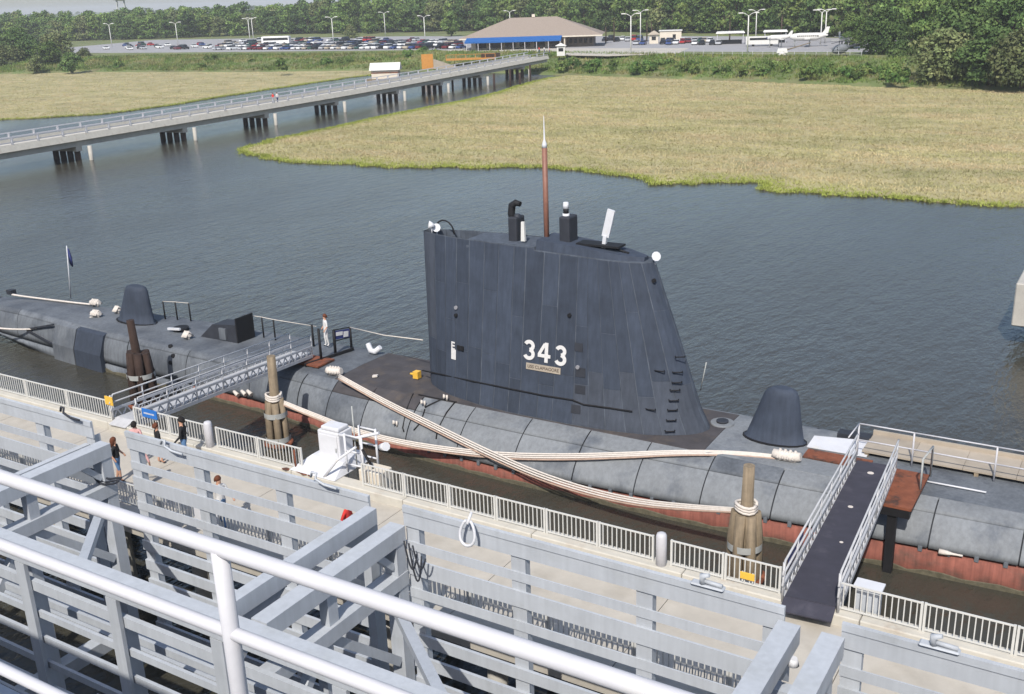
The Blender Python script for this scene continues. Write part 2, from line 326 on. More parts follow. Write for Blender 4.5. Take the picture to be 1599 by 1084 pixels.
# ------------------------------------------------------------------ trees
def crown_mesh(name, R, Hc, z0, nblob, nleaf, leaf, seed, shape='round'):
    g = np.random.default_rng(seed); V = []
    for b in range(nblob):
        th = g.uniform(0, 2*math.pi); k = math.sqrt(g.random()); t = g.random()
        env = math.sin(math.pi*(.18+.74*t)) if shape == 'round' else (1-t*.75)
        c = np.array([math.cos(th)*R*.72*k*env, math.sin(th)*R*.72*k*env, z0+Hc*(.12+.76*t)]); br = R*g.uniform(.26, .44)
        d = g.normal(size=(nleaf, 3)); d /= np.linalg.norm(d, axis=1)[:, None]; d[:, 2] = np.where(d[:, 2] < -.35, -d[:, 2], d[:, 2])
        p = c+d*br*g.uniform(.72, 1.08, (nleaf, 1))*np.array([1, 1, .78])
        nrm = d*.9+g.normal(size=(nleaf, 3))*.55; nrm /= np.linalg.norm(nrm, axis=1)[:, None]
        a = np.cross(nrm, g.normal(size=(nleaf, 3))); a /= np.linalg.norm(a, axis=1)[:, None]; bb = np.cross(nrm, a); s = leaf*g.uniform(.55, 1.25, (nleaf, 1))
        V.append(np.stack([p-a*s, p-bb*s*.62, p+a*s, p+bb*s*.62], 1))
    V = np.concatenate(V).reshape(-1, 3); return npmesh(name, V, np.arange(len(V)).reshape(-1, 4))
def trunk_mesh(name, Ht, r, R, seed):
    g = random.Random(seed); t = MB(); t.tube([(0, 0, -.6), (.05, .03, Ht*.35), (g.uniform(-.3, .3), g.uniform(-.3, .3), Ht*.8)], [r*1.25, r, r*.45], 6)
    for i in range(4):
        a = i*1.6+g.random(); t.tube([(0, 0, Ht*(.35+.08*i)), (math.cos(a)*R*.3, math.sin(a)*R*.3, Ht*(.58+.08*i)), (math.cos(a)*R*.6, math.sin(a)*R*.6, Ht*(.72+.08*i))], [r*.5, r*.3, r*.12], 5)
    return t.mesh(name)
TV = []
for i, (R, Hc, z0, nb, nl, lf, mt) in enumerate([(6.2, 17, -.8, 34, 62, .62, 'leaf1'), (7.2, 17.5, -.8, 38, 60, .66, 'leaf2'), (5.6, 18.5, -.8, 32, 62, .6, 'leaf1'), (6.8, 15.5, -.8, 34, 60, .62, 'leaf3'), (5.2, 12.5, -.6, 26, 62, .54, 'leaf2'), (6.0, 19.5, -.6, 36, 60, .62, 'leaf1')]):
    c = crown_mesh('crown', R, Hc, z0, nb, nl, lf, 100+i); c.materials.append(M[mt]); t = trunk_mesh('trunk', z0+Hc*.8, .32, R, i); t.materials.append(M['bark']); TV.append((c, t))
def tree(k, loc, sc, rz, label, cat='tree', group=None, name='broadleaf_tree', leaf=None):
    r = T(name, label, cat, loc, rz, group); r.scale = (sc[0], sc[0], sc[1])
    for nm, me in (('crown', TV[k][0]), ('trunk', TV[k][1])):
        o = bpy.data.objects.new(nm, me); COL.objects.link(o); o.parent = r
        if nm == 'crown' and leaf: o.material_slots[0].link = 'OBJECT'; o.material_slots[0].material = M[leaf]
    return r
FRONT = [(-760, 400), (-620, 402), (-540, 404), (-480, 418), (-430, 450), (-360, 452), (-300, 452), (-240, 432), (-190, 408), (-150, 388), (-115, 368), (-88, 342), (-66, 318), (-48, 292), (-30, 270)]
fx = [a[0] for a in FRONT]; fy = [a[1] for a in FRONT]
x = -640.
i = 0
while x < -60:
    y = float(np.interp(x, fx, fy))+random.uniform(-3, 4); k = random.choice([0, 0, 1, 2, 2, 3, 4, 5])
    s = random.uniform(.85, 1.15); hs = random.uniform(.88, 1.1)
    if x < -430: hs *= .78
    side = 'left of the pavilion' if x < -250 else ('behind the pavilion' if x < -150 else 'right of the pavilion')
    lf = random.choice(['leaf1', 'leaf1', 'leaf2', 'leaf2', 'leaf3', 'leaf5'])
    kind = {0: 'rounded', 2: 'narrow', 5: 'tall', 1: 'broad', 3: 'squat', 4: 'small'}[k]+' '+{'leaf1': 'dark green', 'leaf2': 'mid green', 'leaf3': 'olive', 'leaf5': 'bright green'}[lf]
    tree(k, (x, y, 3.8), (s, hs), random.uniform(0, 6.3), f'{kind} broadleaf tree in the front row of the wood {side}', group=f'{kind} wood edge trees {side}', leaf=lf)
    x += random.uniform(5.5, 8.5); i += 1
# the wood behind: one mass
VS = []
tris = []
for c, t in TV:
    a = np.zeros(len(c.vertices)*3, np.float32); c.vertices.foreach_get('co', a); tris.append(a.reshape(-1, 3))
def wood(name, pts, lab, thin=2, mats=('leaf1', 'leaf2', 'leaf3', 'leaf5')):
    V = []; MI = []
    for (x, y, z, s, hs) in pts:
        a = tris[rng.integers(0, 6)].reshape(-1, 4, 3); a = a[rng.permutation(len(a))[:len(a)//thin]]
        th = rng.uniform(0, 6.3); c, q = math.cos(th), math.sin(th); b = a.copy(); b[..., 0] = (a[..., 0]*c-a[..., 1]*q)*s+x; b[..., 1] = (a[..., 0]*q+a[..., 1]*c)*s+y; b[..., 2] = a[..., 2]*hs+z
        V.append(b); MI.append(np.full(len(b), rng.choice([0, 0, 1, 1, 2, 3])))
    V = np.concatenate(V).reshape(-1, 3); me = npmesh(name, V, np.arange(len(V)).reshape(-1, 4))
    o = link(name, me, list(mats)); me.polygons.foreach_set('material_index', np.concatenate(MI).astype(np.int32)); return tag(o, lab, 'woodland', kind='stuff')
pts = []
for row in range(5):
    x = -680
    while x < 60:
        yb = float(np.interp(x, fx, fy)); pts.append((x+rng.uniform(-3, 3), yb+9+row*11+rng.uniform(-3, 3), 3.8, rng.uniform(.9, 1.25), rng.uniform(1.0, 1.18)*(.80 if x < -430 else (.98 if x < -280 else 1.1))*(1+.03*row))); x += 8.5
wood('woodland', pts, 'dense green wood behind the front row of trees along the skyline')
pts = [(rng.uniform(-2600, -300), rng.uniform(900, 2400), 3, rng.uniform(1.6, 2.6), rng.uniform(.72, .98)) for i in range(420)]
wood('far_woodland', pts, 'distant low line of trees on the horizon at the far left', 6)

# nearer big trees at the right edge and scrub at the left edge
RV = []
for i, (R, Hc, z0, nb, nl, lf, mt) in enumerate([(6.2, 12, -1.2, 40, 150, .36, 'leaf1'), (6.0, 10.5, -1.4, 40, 150, .34, 'leaf3'), (5.4, 12.5, -1.2, 36, 150, .34, 'leaf2'), (3.8, 6.4, -1.0, 26, 130, .28, 'leaf3'), (3.4, 5.4, -1.0, 24, 130, .28, 'leaf1')]):
    c = crown_mesh('crown', R, Hc, z0, nb, nl, lf, 300+i); c.materials.append(M[mt]); t = trunk_mesh('trunk', z0+Hc*.75, .3, R, 30+i); t.materials.append(M['bark']); TV.append((c, t))
def at_tree(px, py, z, k, s, hs, label, name='broadleaf_tree', group=None):
    p = Z(px, py, z); return tree(k, p, (s, hs), random.uniform(0, 6), label, group=group, name=name)
at_tree(1375, 88, 3.5, 6, 1.0, 1.0, 'rounded dark green tree standing beside the grey helicopter')
at_tree(1470, 124, 1.4, 7, 1.25, 1.12, 'big olive tree with dry twigs at the marsh edge on the right')
at_tree(1545, 128, 1.4, 6, 1.1, .95, 'dark tree at marsh edge right of the big olive tree')
at_tree(1596, 132, 1.4, 7, 1.2, 1.15, 'olive tree cut by the right edge of the photograph')
at_tree(1500, 92, 3.6, 6, 1.25, 1.3, 'tall dark tree rising behind the big olive tree')
at_tree(1440, 82, 4, 8, 1.15, 1.35, 'tall mid green tree behind the gap left of the olive tree')
at_tree(1575, 92, 4, 6, 1.2, 1.35, 'tallest dark tree at upper right corner')
at_tree(1410, 96, 3, 10, 1.1, 1.0, 'low dark shrubby tree at the end of the bank shrubs')
at_tree(1330, 76, 4, 8, .8, .8, 'small bright green tree behind the helicopter')
for px, py, k, s, h, lab in [(10, 106, 7, 1.2, .85, 'olive scrub tree at the left edge above the marsh'), (45, 103, 6, 1.1, .8, 'second scrub tree from left edge, dark green'), (78, 106, 8, 1.0, .72, 'mid green scrub tree right of the two left edge ones'), (112, 110, 10, 1.25, 1.1, 'dark bush at the right end of the left scrub'), (132, 100, 9, 1.0, .9, 'olive bush behind the dark end bush of the scrub'), (58, 110, 9, .9, .8, 'pale low bush in front of the left scrub trees'), (30, 92, 6, 1.15, .95, 'dark tree behind the left scrub'), (88, 88, 7, 1.15, .9, 'greyish tree behind the left scrub beside the car park')]:
    at_tree(px, py, 1.2 if py > 95 else 3.5, k, s*1.15, h*1.12, lab, 'scrub_tree')
# single trees in the car park strip
at_tree(549, 60, 4, 9, 1.05, 1.05, 'small round olive tree alone on the verge behind the cars')
at_tree(705, 57, 4, 4, 1.0, .95, 'bright green tree with bare trunks just left of the pavilion')
at_tree(535, 54, 4, 1, .8, .66, 'pale bright green broad tree behind the round verge tree')
at_tree(575, 53, 4, 1, .72, .6, 'second pale green broad tree right of the round verge tree')
# bank shrubs
SHV = []
for i, (R, Hc) in enumerate([(1.9, 2.2), (1.5, 2.6), (2.3, 2.0)]):
    c = crown_mesh('bank_shrub', R, Hc, -.2, 10, 60, .30, 500+i); c.materials.append(M['leaf4' if i != 1 else 'leaf2']); SHV.append(c)
def shrub(px, py, z, s, h, label, group):
    p = Z(px, py, z); o = bpy.data.objects.new('bank_shrub', random.choice(SHV)); COL.objects.link(o); o.location = p; o.scale = (s, s, h); o.rotation_euler = (0, 0, random.uniform(0, 6)); tag(o, label, 'shrub', group)
for x in range(880, 1420, 9):
    yb = np.interp(x, [870, 1000, 1200, 1350, 1430], [109, 112, 119, 124, 128])
    for q in range(2 if random.random() < .55 else 1):
        shrub(x+random.uniform(-5, 5), yb-random.uniform(0, 9), 1.0+.5*q, random.uniform(.65, 1.2), random.uniform(.6, 1.35), 'low green shrub in the hedge along the bank right of the bridge', 'bank shrubs right of the bridge')
for x in range(150, 740, 12):
    yb = np.interp(x, [140, 400, 560, 740], [106, 105, 102, 88])
    if 590 < x < 640 and False: continue
    if random.random() < .8: shrub(x+random.uniform(-5, 5), yb-random.uniform(0, 12), 1.3, random.uniform(.55, 1.25), random.uniform(.5, 1.2), 'low green shrub on the bank left of the bridge below the car park', 'bank shrubs left of the bridge')
for x, y, s in [(650, 92, 1.5), (665, 88, 1.6), (680, 90, 1.3), (635, 95, 1.3), (330, 98, 1.3), (440, 108, 1.2)]: shrub(x, y, 2, s, s*1.15, 'large bright green shrub standing out on the bank left of the bridge', 'large bank shrubs')
# ================================================================== BRIDGE
BA, BB = Vector((-126.6, 58)), Vector((-141.5, 250)); BD = (BB-BA).normalized(); BN = Vector((-BD.y, BD.x)); BL = (BB-BA).length   # BN points to -x side (away)
def bz(s): return 3.25+max(0, (s-90)/110)**1.3*1.0
def bp(s, off, dz=0.): p = BA+BD*s+BN*off; return Vector((p.x, p.y, bz(s)+dz))
bridge = T('footbridge', 'long pale concrete footbridge on pile bents crossing the creek to the shore', 'bridge', (-131, 150, 0))
WB = 6.2; seg = 20
def slab(nm, o0, o1, z0, z1, mt, par=bridge, s0=0, s1=BL):
    b = MB(); rings = []
    for i in range(seg+1):
        s = s0+(s1-s0)*i/seg; rings.append([bp(s, o0, z0), bp(s, o1, z0), bp(s, o1, z1), bp(s, o0, z1)])
    b.loft(rings, smooth=False); return b.build(nm, mt, par)
slab('deck', .05, WB-.05, -.42, 0, 'kerb'); slab('girder', .35, .95, -1.25, -.425, 'stone'); slab('girder', 2.8, 3.4, -1.25, -.425, 'stone'); slab('girder', WB-.95, WB-.35, -1.25, -.425, 'stone')
for o0, o1, t0, t1 in ((-.22, .34, .10, .30), (WB-.34, WB+.22, WB-.30, WB-.10)):
    b = MB(); b.loft([[bp(BL*i/seg, o0, -.40), bp(BL*i/seg, o1, .003) if o0 < 0 else bp(BL*i/seg, o1, -.40), bp(BL*i/seg, t1, .45), bp(BL*i/seg, t0, .45)] if o0 < 0 else [bp(BL*i/seg, o0, .003), bp(BL*i/seg, o1, -.40), bp(BL*i/seg, t1, .45), bp(BL*i/seg, t0, .45)] for i in range(seg+1)], smooth=False); b.build('kerb_beam', 'kerb', bridge)
k = 0; s = 2.
post = None
for side, off in ((0, .20), (1, WB-.20)):
    s = 1.5
    while s < BL-1:
        b = MB()
        if post is None:
            b.box((0, 0, .42), (.24, .24, .84)); post = b.build('railing_post', 'rail', bridge, local=True); post.location = bp(s, off, .453)-bridge.location
        else: inst(post, bridge, bp(s, off, .453)-bridge.location, name='railing_post')
        s += 4.1
    for z in (.52, 1.12):
        slab('rail', off-.06, off+.06, z+.12, z+.26, 'rail')
for sy in (94.7, 115.5, 135.3, 155.8, 177, 195, 213.5, 236):
    s = (sy-BA.y)/BD.y; cap = MB(); a = bp(s, .4, -1.6); b_ = bp(s, WB-.4, -1.6); cap.bar(a, b_, 1.0, .68); co = cap.build('pile_cap', 'stone', bridge)
    for j in range(4):
        q = MB(); p = bp(s, .9+j*(WB-1.8)/3, -1.945); q.tube([(p.x, p.y, -2), (p.x, p.y, p.z)], .42, 8); q.build('column', 'creosote', co)
    q = MB(); p = bp(s+.9, -.7); q.tube([(p.x, p.y, -2), (p.x, p.y, 2.0)], .3, 8)
    q.build('guard_pile', 'stone', bridge)
for px, py in [(1590/4+400, 0)]: pass
for i, (px, py) in enumerate([(707, 140), (772, 138), (797, 133), (812, 134), (828, 122)]):
    p = Z(px, py, 0); q = MB(); q.tube([(p.x, p.y, -2), (p.x, p.y, 3.0+.3*(i % 3))], .26, 7)
    tag(q.build('jetty_pile', 'creosote', loc=(p.x, p.y, 0)), f'{ORD[i]} dark timber pile from the left near the shore end of the bridge', 'pile', 'timber piles by the bridge end')
# ================================================================== PAVILION
pv = Z(815, 77, 4.0); pav = T('pavilion', 'low pavilion with brown hipped roof and long blue awning by the bridge end', 'building', pv, math.radians(24))
b = MB(); b.bx(-17, 13, 6, 20, 0, 3.6); b.build('wall', 'cream', pav, local=True)
b = MB(); b.bx(13.01, 22, 8, 19, 0, 3.3); b.build('side_wing_wall', 'shingle', pav, local=True)  # shade of the wing wall is put into its brown colour
def hip(b, x0, x1, y0, y1, z0, z1, ri): 
    ym = (y0+y1)/2; b.add([(x0, y0, z0), (x1, y0, z0), (x1, y1, z0), (x0, y1, z0), (x0+ri, ym, z1), (x1-ri, ym, z1)], [(0, 1, 5, 4), (1, 2, 5), (2, 3, 4, 5), (3, 0, 4), (3, 2, 1, 0)])
b = MB(); hip(b, -20, 25, 1.5, 24, 3.62, 9.2, 15); b.build('roof', 'shingle', pav, local=True)
b = MB(); b.bx(-20, 25, 1.48, 1.75, 3.2, 3.6); b.build('fascia', 'cream', pav, local=True)
b = MB(); b.bx(2, 3, 12.4, 13.2, 9.2, 10.1); b.build('roof_vent', 'cream', pav, local=True)
aw = MB(); aw.add([(-17.5, 1.4, 3.75), (12.5, 1.4, 3.75), (12.5, -3.4, 2.75), (-17.5, -3.4, 2.75), (-17.5, -3.4, 2.3), (12.5, -3.4, 2.3), (12.5, 1.4, 3.3), (-17.5, 1.4, 3.3)], [(0, 3, 2, 1), (3, 4, 5, 2), (4, 7, 6, 5), (0, 7, 4, 3), (1, 2, 5, 6), (0, 1, 6, 7)]); aw.build('awning', 'awning', pav, local=True)
for i in range(9):
    b = MB(); x = -17+i*3.65; b.bx(x, x+.16, -3.3, -3.14, 0, 2.32); b.build('awning_post', 'rail', pav, local=True)
for i in range(6):
    b = MB(); x = -15.5+i*4.7; b.bx(x, x+3.4, 5.9, 5.99, .3, 2.9); b.build('shopfront_window', 'glass', pav, local=True)
b = MB(); b.bx(12.99, 13.4, 2, 7.9, 0, 3.5); b.build('end_wall', 'cream', pav, local=True)
for i in range(5):
    b = MB(); x = 14.2+i*1.6; b.bx(x, x+.9, 7.9, 7.99, 1, 2.4); b.build('wing_window', 'glass', pav, local=True)
# entrance kiosk
kp = Z(876, 87, 4.0); kk = T('kiosk', 'small white kiosk with pyramid roof at the shore end of the bridge', 'kiosk', kp, .5)
b = MB(); b.box((0, 0, 1.3), (2.2, 2.2, 2.6)); b.build('wall', 'roofwhite', kk, local=True)
b = MB(); b.box((0, 0, 2.95), (3.0, 3.0, .7), top=(.06, .06)); b.build('roof', 'roofwhite', kk, local=True)
for a in range(4):
    b = MB(); c, s_ = math.cos(a*math.pi/2), math.sin(a*math.pi/2); b.box((c*1.11, s_*1.11, 1.6), (.06 if a % 2 == 0 else 1.3, 1.3 if a % 2 == 0 else .06, .9)); b.build('window', 'glass', kk, local=True)
def gable(b, w, d, z0, z1, ov=.3):
    x, y = w/2+ov, d/2+ov; b.add([(-x, -y, z0), (x, -y, z0), (x, y, z0), (-x, y, z0), (-x, 0, z1), (x, 0, z1)], [(0, 1, 5, 4), (2, 3, 4, 5), (1, 2, 5), (3, 0, 4), (3, 2, 1, 0)])
hp = Z(606, 121, .7); hut = T('boat_hut', 'small cream hut with pale gabled roof on a float behind the bridge', 'hut', (hp.x, hp.y, 0), math.radians(30))
b = MB(); b.bx(-5.2, 5.6, -3, 3, -.3, .55); b.build('float', 'timber', hut, local=True)
b = MB(); b.bx(-4, 3, -2.2, 2.2, .56, 2.7); b.build('wall', 'cream', hut, local=True)
b = MB(); gable(b, 7, 4.4, 2.71, 4.5, .5); b.build('roof', 'roofwhite', hut, local=True).location.x = -.5
b = MB(); b.bx(3.01, 3.06, -.8, .2, .6, 2.4); b.build('door', 'rust', hut, local=True)
b = MB(); b.bx(-4.01, 3.01, -2.24, -2.205, 1.9, 2.2); b.build('trim', 'rust', hut, local=True)
op = Z(668, 108, 1.5); oc = T('works_hoarding', 'orange plywood hoarding and ramp on the bank behind the bridge', 'hoarding', op, .55)
b = MB(); b.bx(-1.6, 1.6, -.15, .15, 0, 4.0); b.build('panel', 'orange', oc, local=True)
b = MB(); b.add([(1.7, -.8, 0), (9, -.8, 0), (9, .8, 0), (1.7, .8, 0), (1.7, -.8, 2.6), (1.7, .8, 2.6)], [(0, 1, 4), (3, 5, 2), (1, 2, 5, 4), (0, 4, 5, 3), (3, 2, 1, 0)]); b.build('ramp', 'plywood', oc, local=True)
dp = Z(735, 93, 3.0); dk = T('timber_landing', 'brown timber landing with rails between hoarding and pavilion', 'landing', dp, .55)
b = MB(); b.bx(-7, 7, -2, 2, 0, .4); b.build('deck', 'orange', dk, local=True)
b = MB(); [b.bx(-7+i*2.8, -6.85+i*2.8, -2, -1.85, .41, 1.5) for i in range(6)]; b.bx(-7, 7.1, -2.04, -1.8, 1.5, 1.6); b.build('rail', 'orange', dk, local=True)
b = MB(); b.bx(3, 8.5, 0, 1.9, .41, 1.5); b.build('bench_box', 'creosote', dk, local=True)

# ================================================================== LAMPS, CARS, VEHICLES
def lamp(base, top, label):
    p = Z(*base, 4.0); h = max(8.5, min(13, Y(top[0], top[1], p.y).z-4.0)); r = T('street_lamp', label, 'street lamp', p, random.uniform(-.25, .25)+.5, 'twin arm lamps of the car park')
    b = MB(); b.tube([(0, 0, 0), (0, 0, h)], [.2, .13], 8); b.build('pole', 'roofwhite', r, local=True)
    for s in (-1, 1):
        b = MB(); b.tube([(0, 0, h-.15), (s*.9, 0, h+.45), (s*1.5, 0, h+.6)], .09, 6); b.build('arm', 'roofwhite', r, local=True)
        b = MB(); b.box((s*2.0, 0, h+.62), (1.15, .46, .26)); b.build('lamp_head', 'roofwhite', r, local=True)
for base, top, lab in [((175, 73), (169, 39), 'leftmost twin arm lamp post beside the scrub'), ((278, 70), (274, 37), 'second twin arm lamp post from the left'), ((391, 67), (388, 31), 'left one of the paired lamp posts above the coach'), ((396, 63), (394, 30), 'right one of the paired lamp posts above the coach'), ((521, 68), (518, 29), 'lamp post among the densest parked cars'), ((602, 57), (600, 21), 'faint lamp post on the far verge behind the cars'), ((664, 65), (662, 27), 'lamp post near the right end of the car rows'), ((797, 56), (797, 19), 'lamp post rising behind the pavilion roof'), ((985, 83), (984, 25), 'nearest lamp post right of the pavilion'), ((1000, 66), (1000, 19), 'lamp post just behind the nearest one right of pavilion'), ((1167, 83), (1166, 24), 'lamp post in front of the white canopy'), ((1180, 62), (1179, 19), 'lamp post just behind the one by the canopy'), ((1281, 70), (1281, 19), 'left lamp post of the pair behind the white airplane'), ((1288, 68), (1287, 18), 'right lamp post of the pair behind the white airplane')]: lamp(base, top, lab)
PAINT = {}
for n, c in dict(white=(.72, .72, .71), silver=(.42, .43, .45), blue=(.04, .07, .20), red=(.36, .02, .02), black=(.015, .015, .018), maroon=(.14, .02, .025), tan=(.42, .36, .28), green=(.03, .08, .06)).items():
    PAINT[n] = mat('car_paint_'+n, c, .3, .05, 2, spec=.5)
M['tyre'] = mat('tyre', (.012, .012, .012), .9)
def car_mesh(kind, col):
    b = MB(); L_, W_ = {'sedan': (4.6, 1.75), 'van': (4.8, 1.95), 'hatch': (4.0, 1.68)}[kind]; y0 = -L_/2
    def ring(y, w, z0, z1): return [(-w, y, z0), (w, y, z0), (w*1.02, y, z0+.35), (w*.95, y, z1), (-w*.95, y, z1), (-w*1.02, y, z0+.35)]
    hw = W_/2; tops = {'sedan': (.78, .88, .9, .86), 'van': (.95, 1.05, 1.08, 1.05), 'hatch': (.75, .86, .9, .92)}[kind]
    b.loft([ring(y0, hw*.86, .34, tops[0]-.1), ring(y0+.18, hw*.97, .26, tops[0]), ring(y0+L_*.3, hw, .24, tops[1]), ring(y0+L_*.75, hw, .24, tops[2]), ring(-y0-.15, hw*.97, .28, tops[3]), ring(-y0, hw*.88, .36, tops[3]-.12)], smooth=False)
    hz = {'sedan': 1.40, 'van': 1.85, 'hatch': 1.42}[kind]; a0, a1, t0, t1 = {'sedan': (-.9, 1.35, -.25, .85), 'van': (-1.3, 2.2, -.75, 2.0), 'hatch': (-.8, 1.75, -.15, 1.25)}[kind]; zb = tops[1]-.02
    vs = [(-hw*.92, a0, zb), (hw*.92, a0, zb), (hw*.92, a1, zb), (-hw*.92, a1, zb), (-hw*.74, t0, hz-.1), (hw*.74, t0, hz-.1), (hw*.74, t1, hz-.1), (-hw*.74, t1, hz-.1)]
    b.cur = 1; b.add(vs, [(0, 1, 5, 4), (1, 2, 6, 5), (2, 3, 7, 6), (3, 0, 4, 7)]); b.cur = 0
    b.box((0, (t0+t1)/2, hz-.05), (hw*1.52, t1-t0+.08, .11)); b.cur = 2
    for sx in (-1, 1):
        for yy in (y0+.85, -y0-.85): b.tube([(sx*(hw-.2), yy, .32), (sx*(hw+.02), yy, .32)], .32, 9)
    me = b.mesh('parked_car'); 
    for q in (PAINT[col], M['glass'], M['tyre']): me.materials.append(q)
    return me
CM = {(k, c): car_mesh(k, c) for k in ('sedan', 'van', 'hatch') for c in PAINT}
def car(p, rz, row, col=None):
    col = col or random.choice(['white', 'white', 'white', 'white', 'white', 'silver', 'tan', 'silver', 'blue', 'blue', 'red', 'black', 'black', 'maroon', 'tan', 'green']); k = random.choice(['sedan', 'sedan', 'hatch', 'van'])
    o = bpy.data.objects.new('parked_car', CM[(k, col)]); COL.objects.link(o); o.location = p; o.rotation_euler = (0, 0, rz)
    kn = {'sedan': 'saloon car', 'van': 'van', 'hatch': 'hatchback'}[k]; tag(o, f'{col} {kn} parked in {row}', 'van' if k == 'van' else 'car', f'{col} {kn}s in {row}')
for (a, b2, row, dens) in [((340, 78), (722, 76), 'the nearest row left of the pavilion', .93), ((345, 73.5), (722, 72), 'the second row left of the pavilion', .9), ((352, 69), (715, 67.5), 'the third row left of the pavilion', .72), ((375, 65.5), (655, 64), 'the farthest row left of the pavilion', .5)]:
    A = Z(*a, 4.04); B_ = Z(*b2, 4.04); L_ = (B_-A).length; s = 0; head = math.atan2((B_-A).y, (B_-A).x)
    while s < L_:
        if random.random() < dens: car(A.lerp(B_, s/L_), head+random.choice([0, math.pi])+random.uniform(-.05, .05), row)
        s += 2.75
for px, py, c, rz in [(166, 77, 'white', 1.2), (203, 78, 'white', 1.2), (224, 77, 'silver', 1.3), (246, 74, 'black', 1.2), (262, 72, 'white', 1.2), (272, 77, 'black', 1.4), (288, 77, 'black', 1.4), (313, 71, 'red', 1.3)]:
    car(Z(px, py, 4.04), rz, 'the loose group left of the car rows', c)
for i in range(16):
    car(Z(random.uniform(190, 340), random.uniform(68.5, 77.5), 4.04), random.uniform(1.1, 1.4), 'the loose group left of the car rows')
for px, py, c in [(993, 70, 'silver'), (1004, 70, 'blue'), (1035, 69, 'black'), (1045, 70, 'blue'), (1056, 69, 'white'), (1066, 68, 'red'), (1075, 67, 'maroon'), (1085, 70, 'white'), (1096, 70, 'black'), (1112, 70, 'black'), (1122, 70, 'silver')]:
    car(Z(px, py, 4.04), .3+random.uniform(-.1, .1), 'the short row right of the pavilion', c)
for x in range(1030, 1128, 7):
    if random.random() < .8: car(Z(x+random.uniform(-2, 2), 66, 4.04), .3+random.uniform(-.1, .1), 'the back row right of the pavilion')
for x in range(945, 1000, 9): car(Z(x, 64+random.uniform(-1, 1), 4.04), .3, 'the row close beside the pavilion end')
bp_ = Z(432, 70, 4.04); bus = T('coach', 'white touring coach with dark window band parked behind the cars', 'coach', bp_, .38)
b = MB(); b.box((0, 0, 1.85), (12, 2.5, 2.9)); bevel(b.build('body', PAINT['white'], bus, local=True), .15, 2)
b = MB(); b.box((.2, -1.27, 2.3), (10.8, .06, .95)); b.build('window_band', 'glass', bus, local=True)
b = MB(); b.box((0, 0, 3.36), (11, 2.2, .12)); b.build('roof_pod', 'roofwhite', bus, local=True)
for x in (-3.8, 3.9):
    for y_ in (-1.15, 1.15):
        b = MB(); b.tube([(x, y_-.14, .5), (x, y_+.14, .5)], .5, 12); b.build('wheel', 'tyre', bus, local=True)
# right-hand car park: booth, shed, canopy, trailer
p = Z(1021, 68, 4.03); r = T('ticket_booth', 'cream ticket booth with tan pyramid roof beside the parked cars', 'booth', p, .4)
b = MB(); b.box((0, 0, 1.35), (2.8, 2.8, 2.7)); b.build('wall', 'cream', r, local=True); b = MB(); b.box((0, 0, 3.3), (4, 4, 1.15), top=(.1, .1)); b.build('roof', 'plywood', r, local=True); b = MB(); b.box((0, -1.42, 1.6), (1.3, .05, 1.1)); b.build('window', 'glass', r, local=True)
p = Z(1047, 64, 4.03); r = T('store_shed', 'pale flat roofed store shed behind the ticket booth', 'shed', p, .4)
b = MB(); b.box((0, 0, 1.6), (7, 5, 3.2)); b.build('wall', 'cream', r, local=True); b = MB(); b.box((0, 0, 3.33), (7.6, 5.6, .22)); b.build('roof', 'roofwhite', r, local=True); b = MB(); b.box((1.2, -2.52, 1.1), (1, .05, 2.1)); b.build('door', 'glass', r, local=True)
def canopy(px, py, wd, label):
    p = Z(px, py, 4.03); r = T('canopy', label, 'canopy', p, .35); b = MB(); b.box((0, 0, 3.4), (wd, 5, .5), top=(.92, .8)); b.build('roof', 'roofwhite', r, local=True)
    for x in (-wd/2+.5, wd/2-.5):
        for y_ in (-2, 2): b = MB(); b.box((x, y_, 1.57), (.15, .15, 3.14)); b.build('post', 'rail', r, local=True)
    b = MB(); b.box((0, .8, .6), (wd*.8, 1, 1.2)); b.build('counter', 'glass', r, local=True)
canopy(1140, 69, 8.5, 'open white canopy over a dark counter behind the lamp post'); canopy(1210, 67, 7, 'white canopy left of the white airplane')
p = Z(1190, 72, 4.03); r = T('display_trailer', 'long white display trailer with dark windows by the canopies', 'trailer', p, .35)
b = MB(); b.box((0, 0, 1.6), (9, 2.4, 2.1)); b.build('body', 'roofwhite', r, local=True); b = MB(); b.box((0, -1.22, 2.0), (7, .05, .6)); b.build('window_band', 'glass', r, local=True)
for x in (-2.5, 2.5): b = MB(); b.tube([(x, -1.1, .4), (x, -.8, .4)], .4, 10); b.build('wheel', 'tyre', r, local=True)
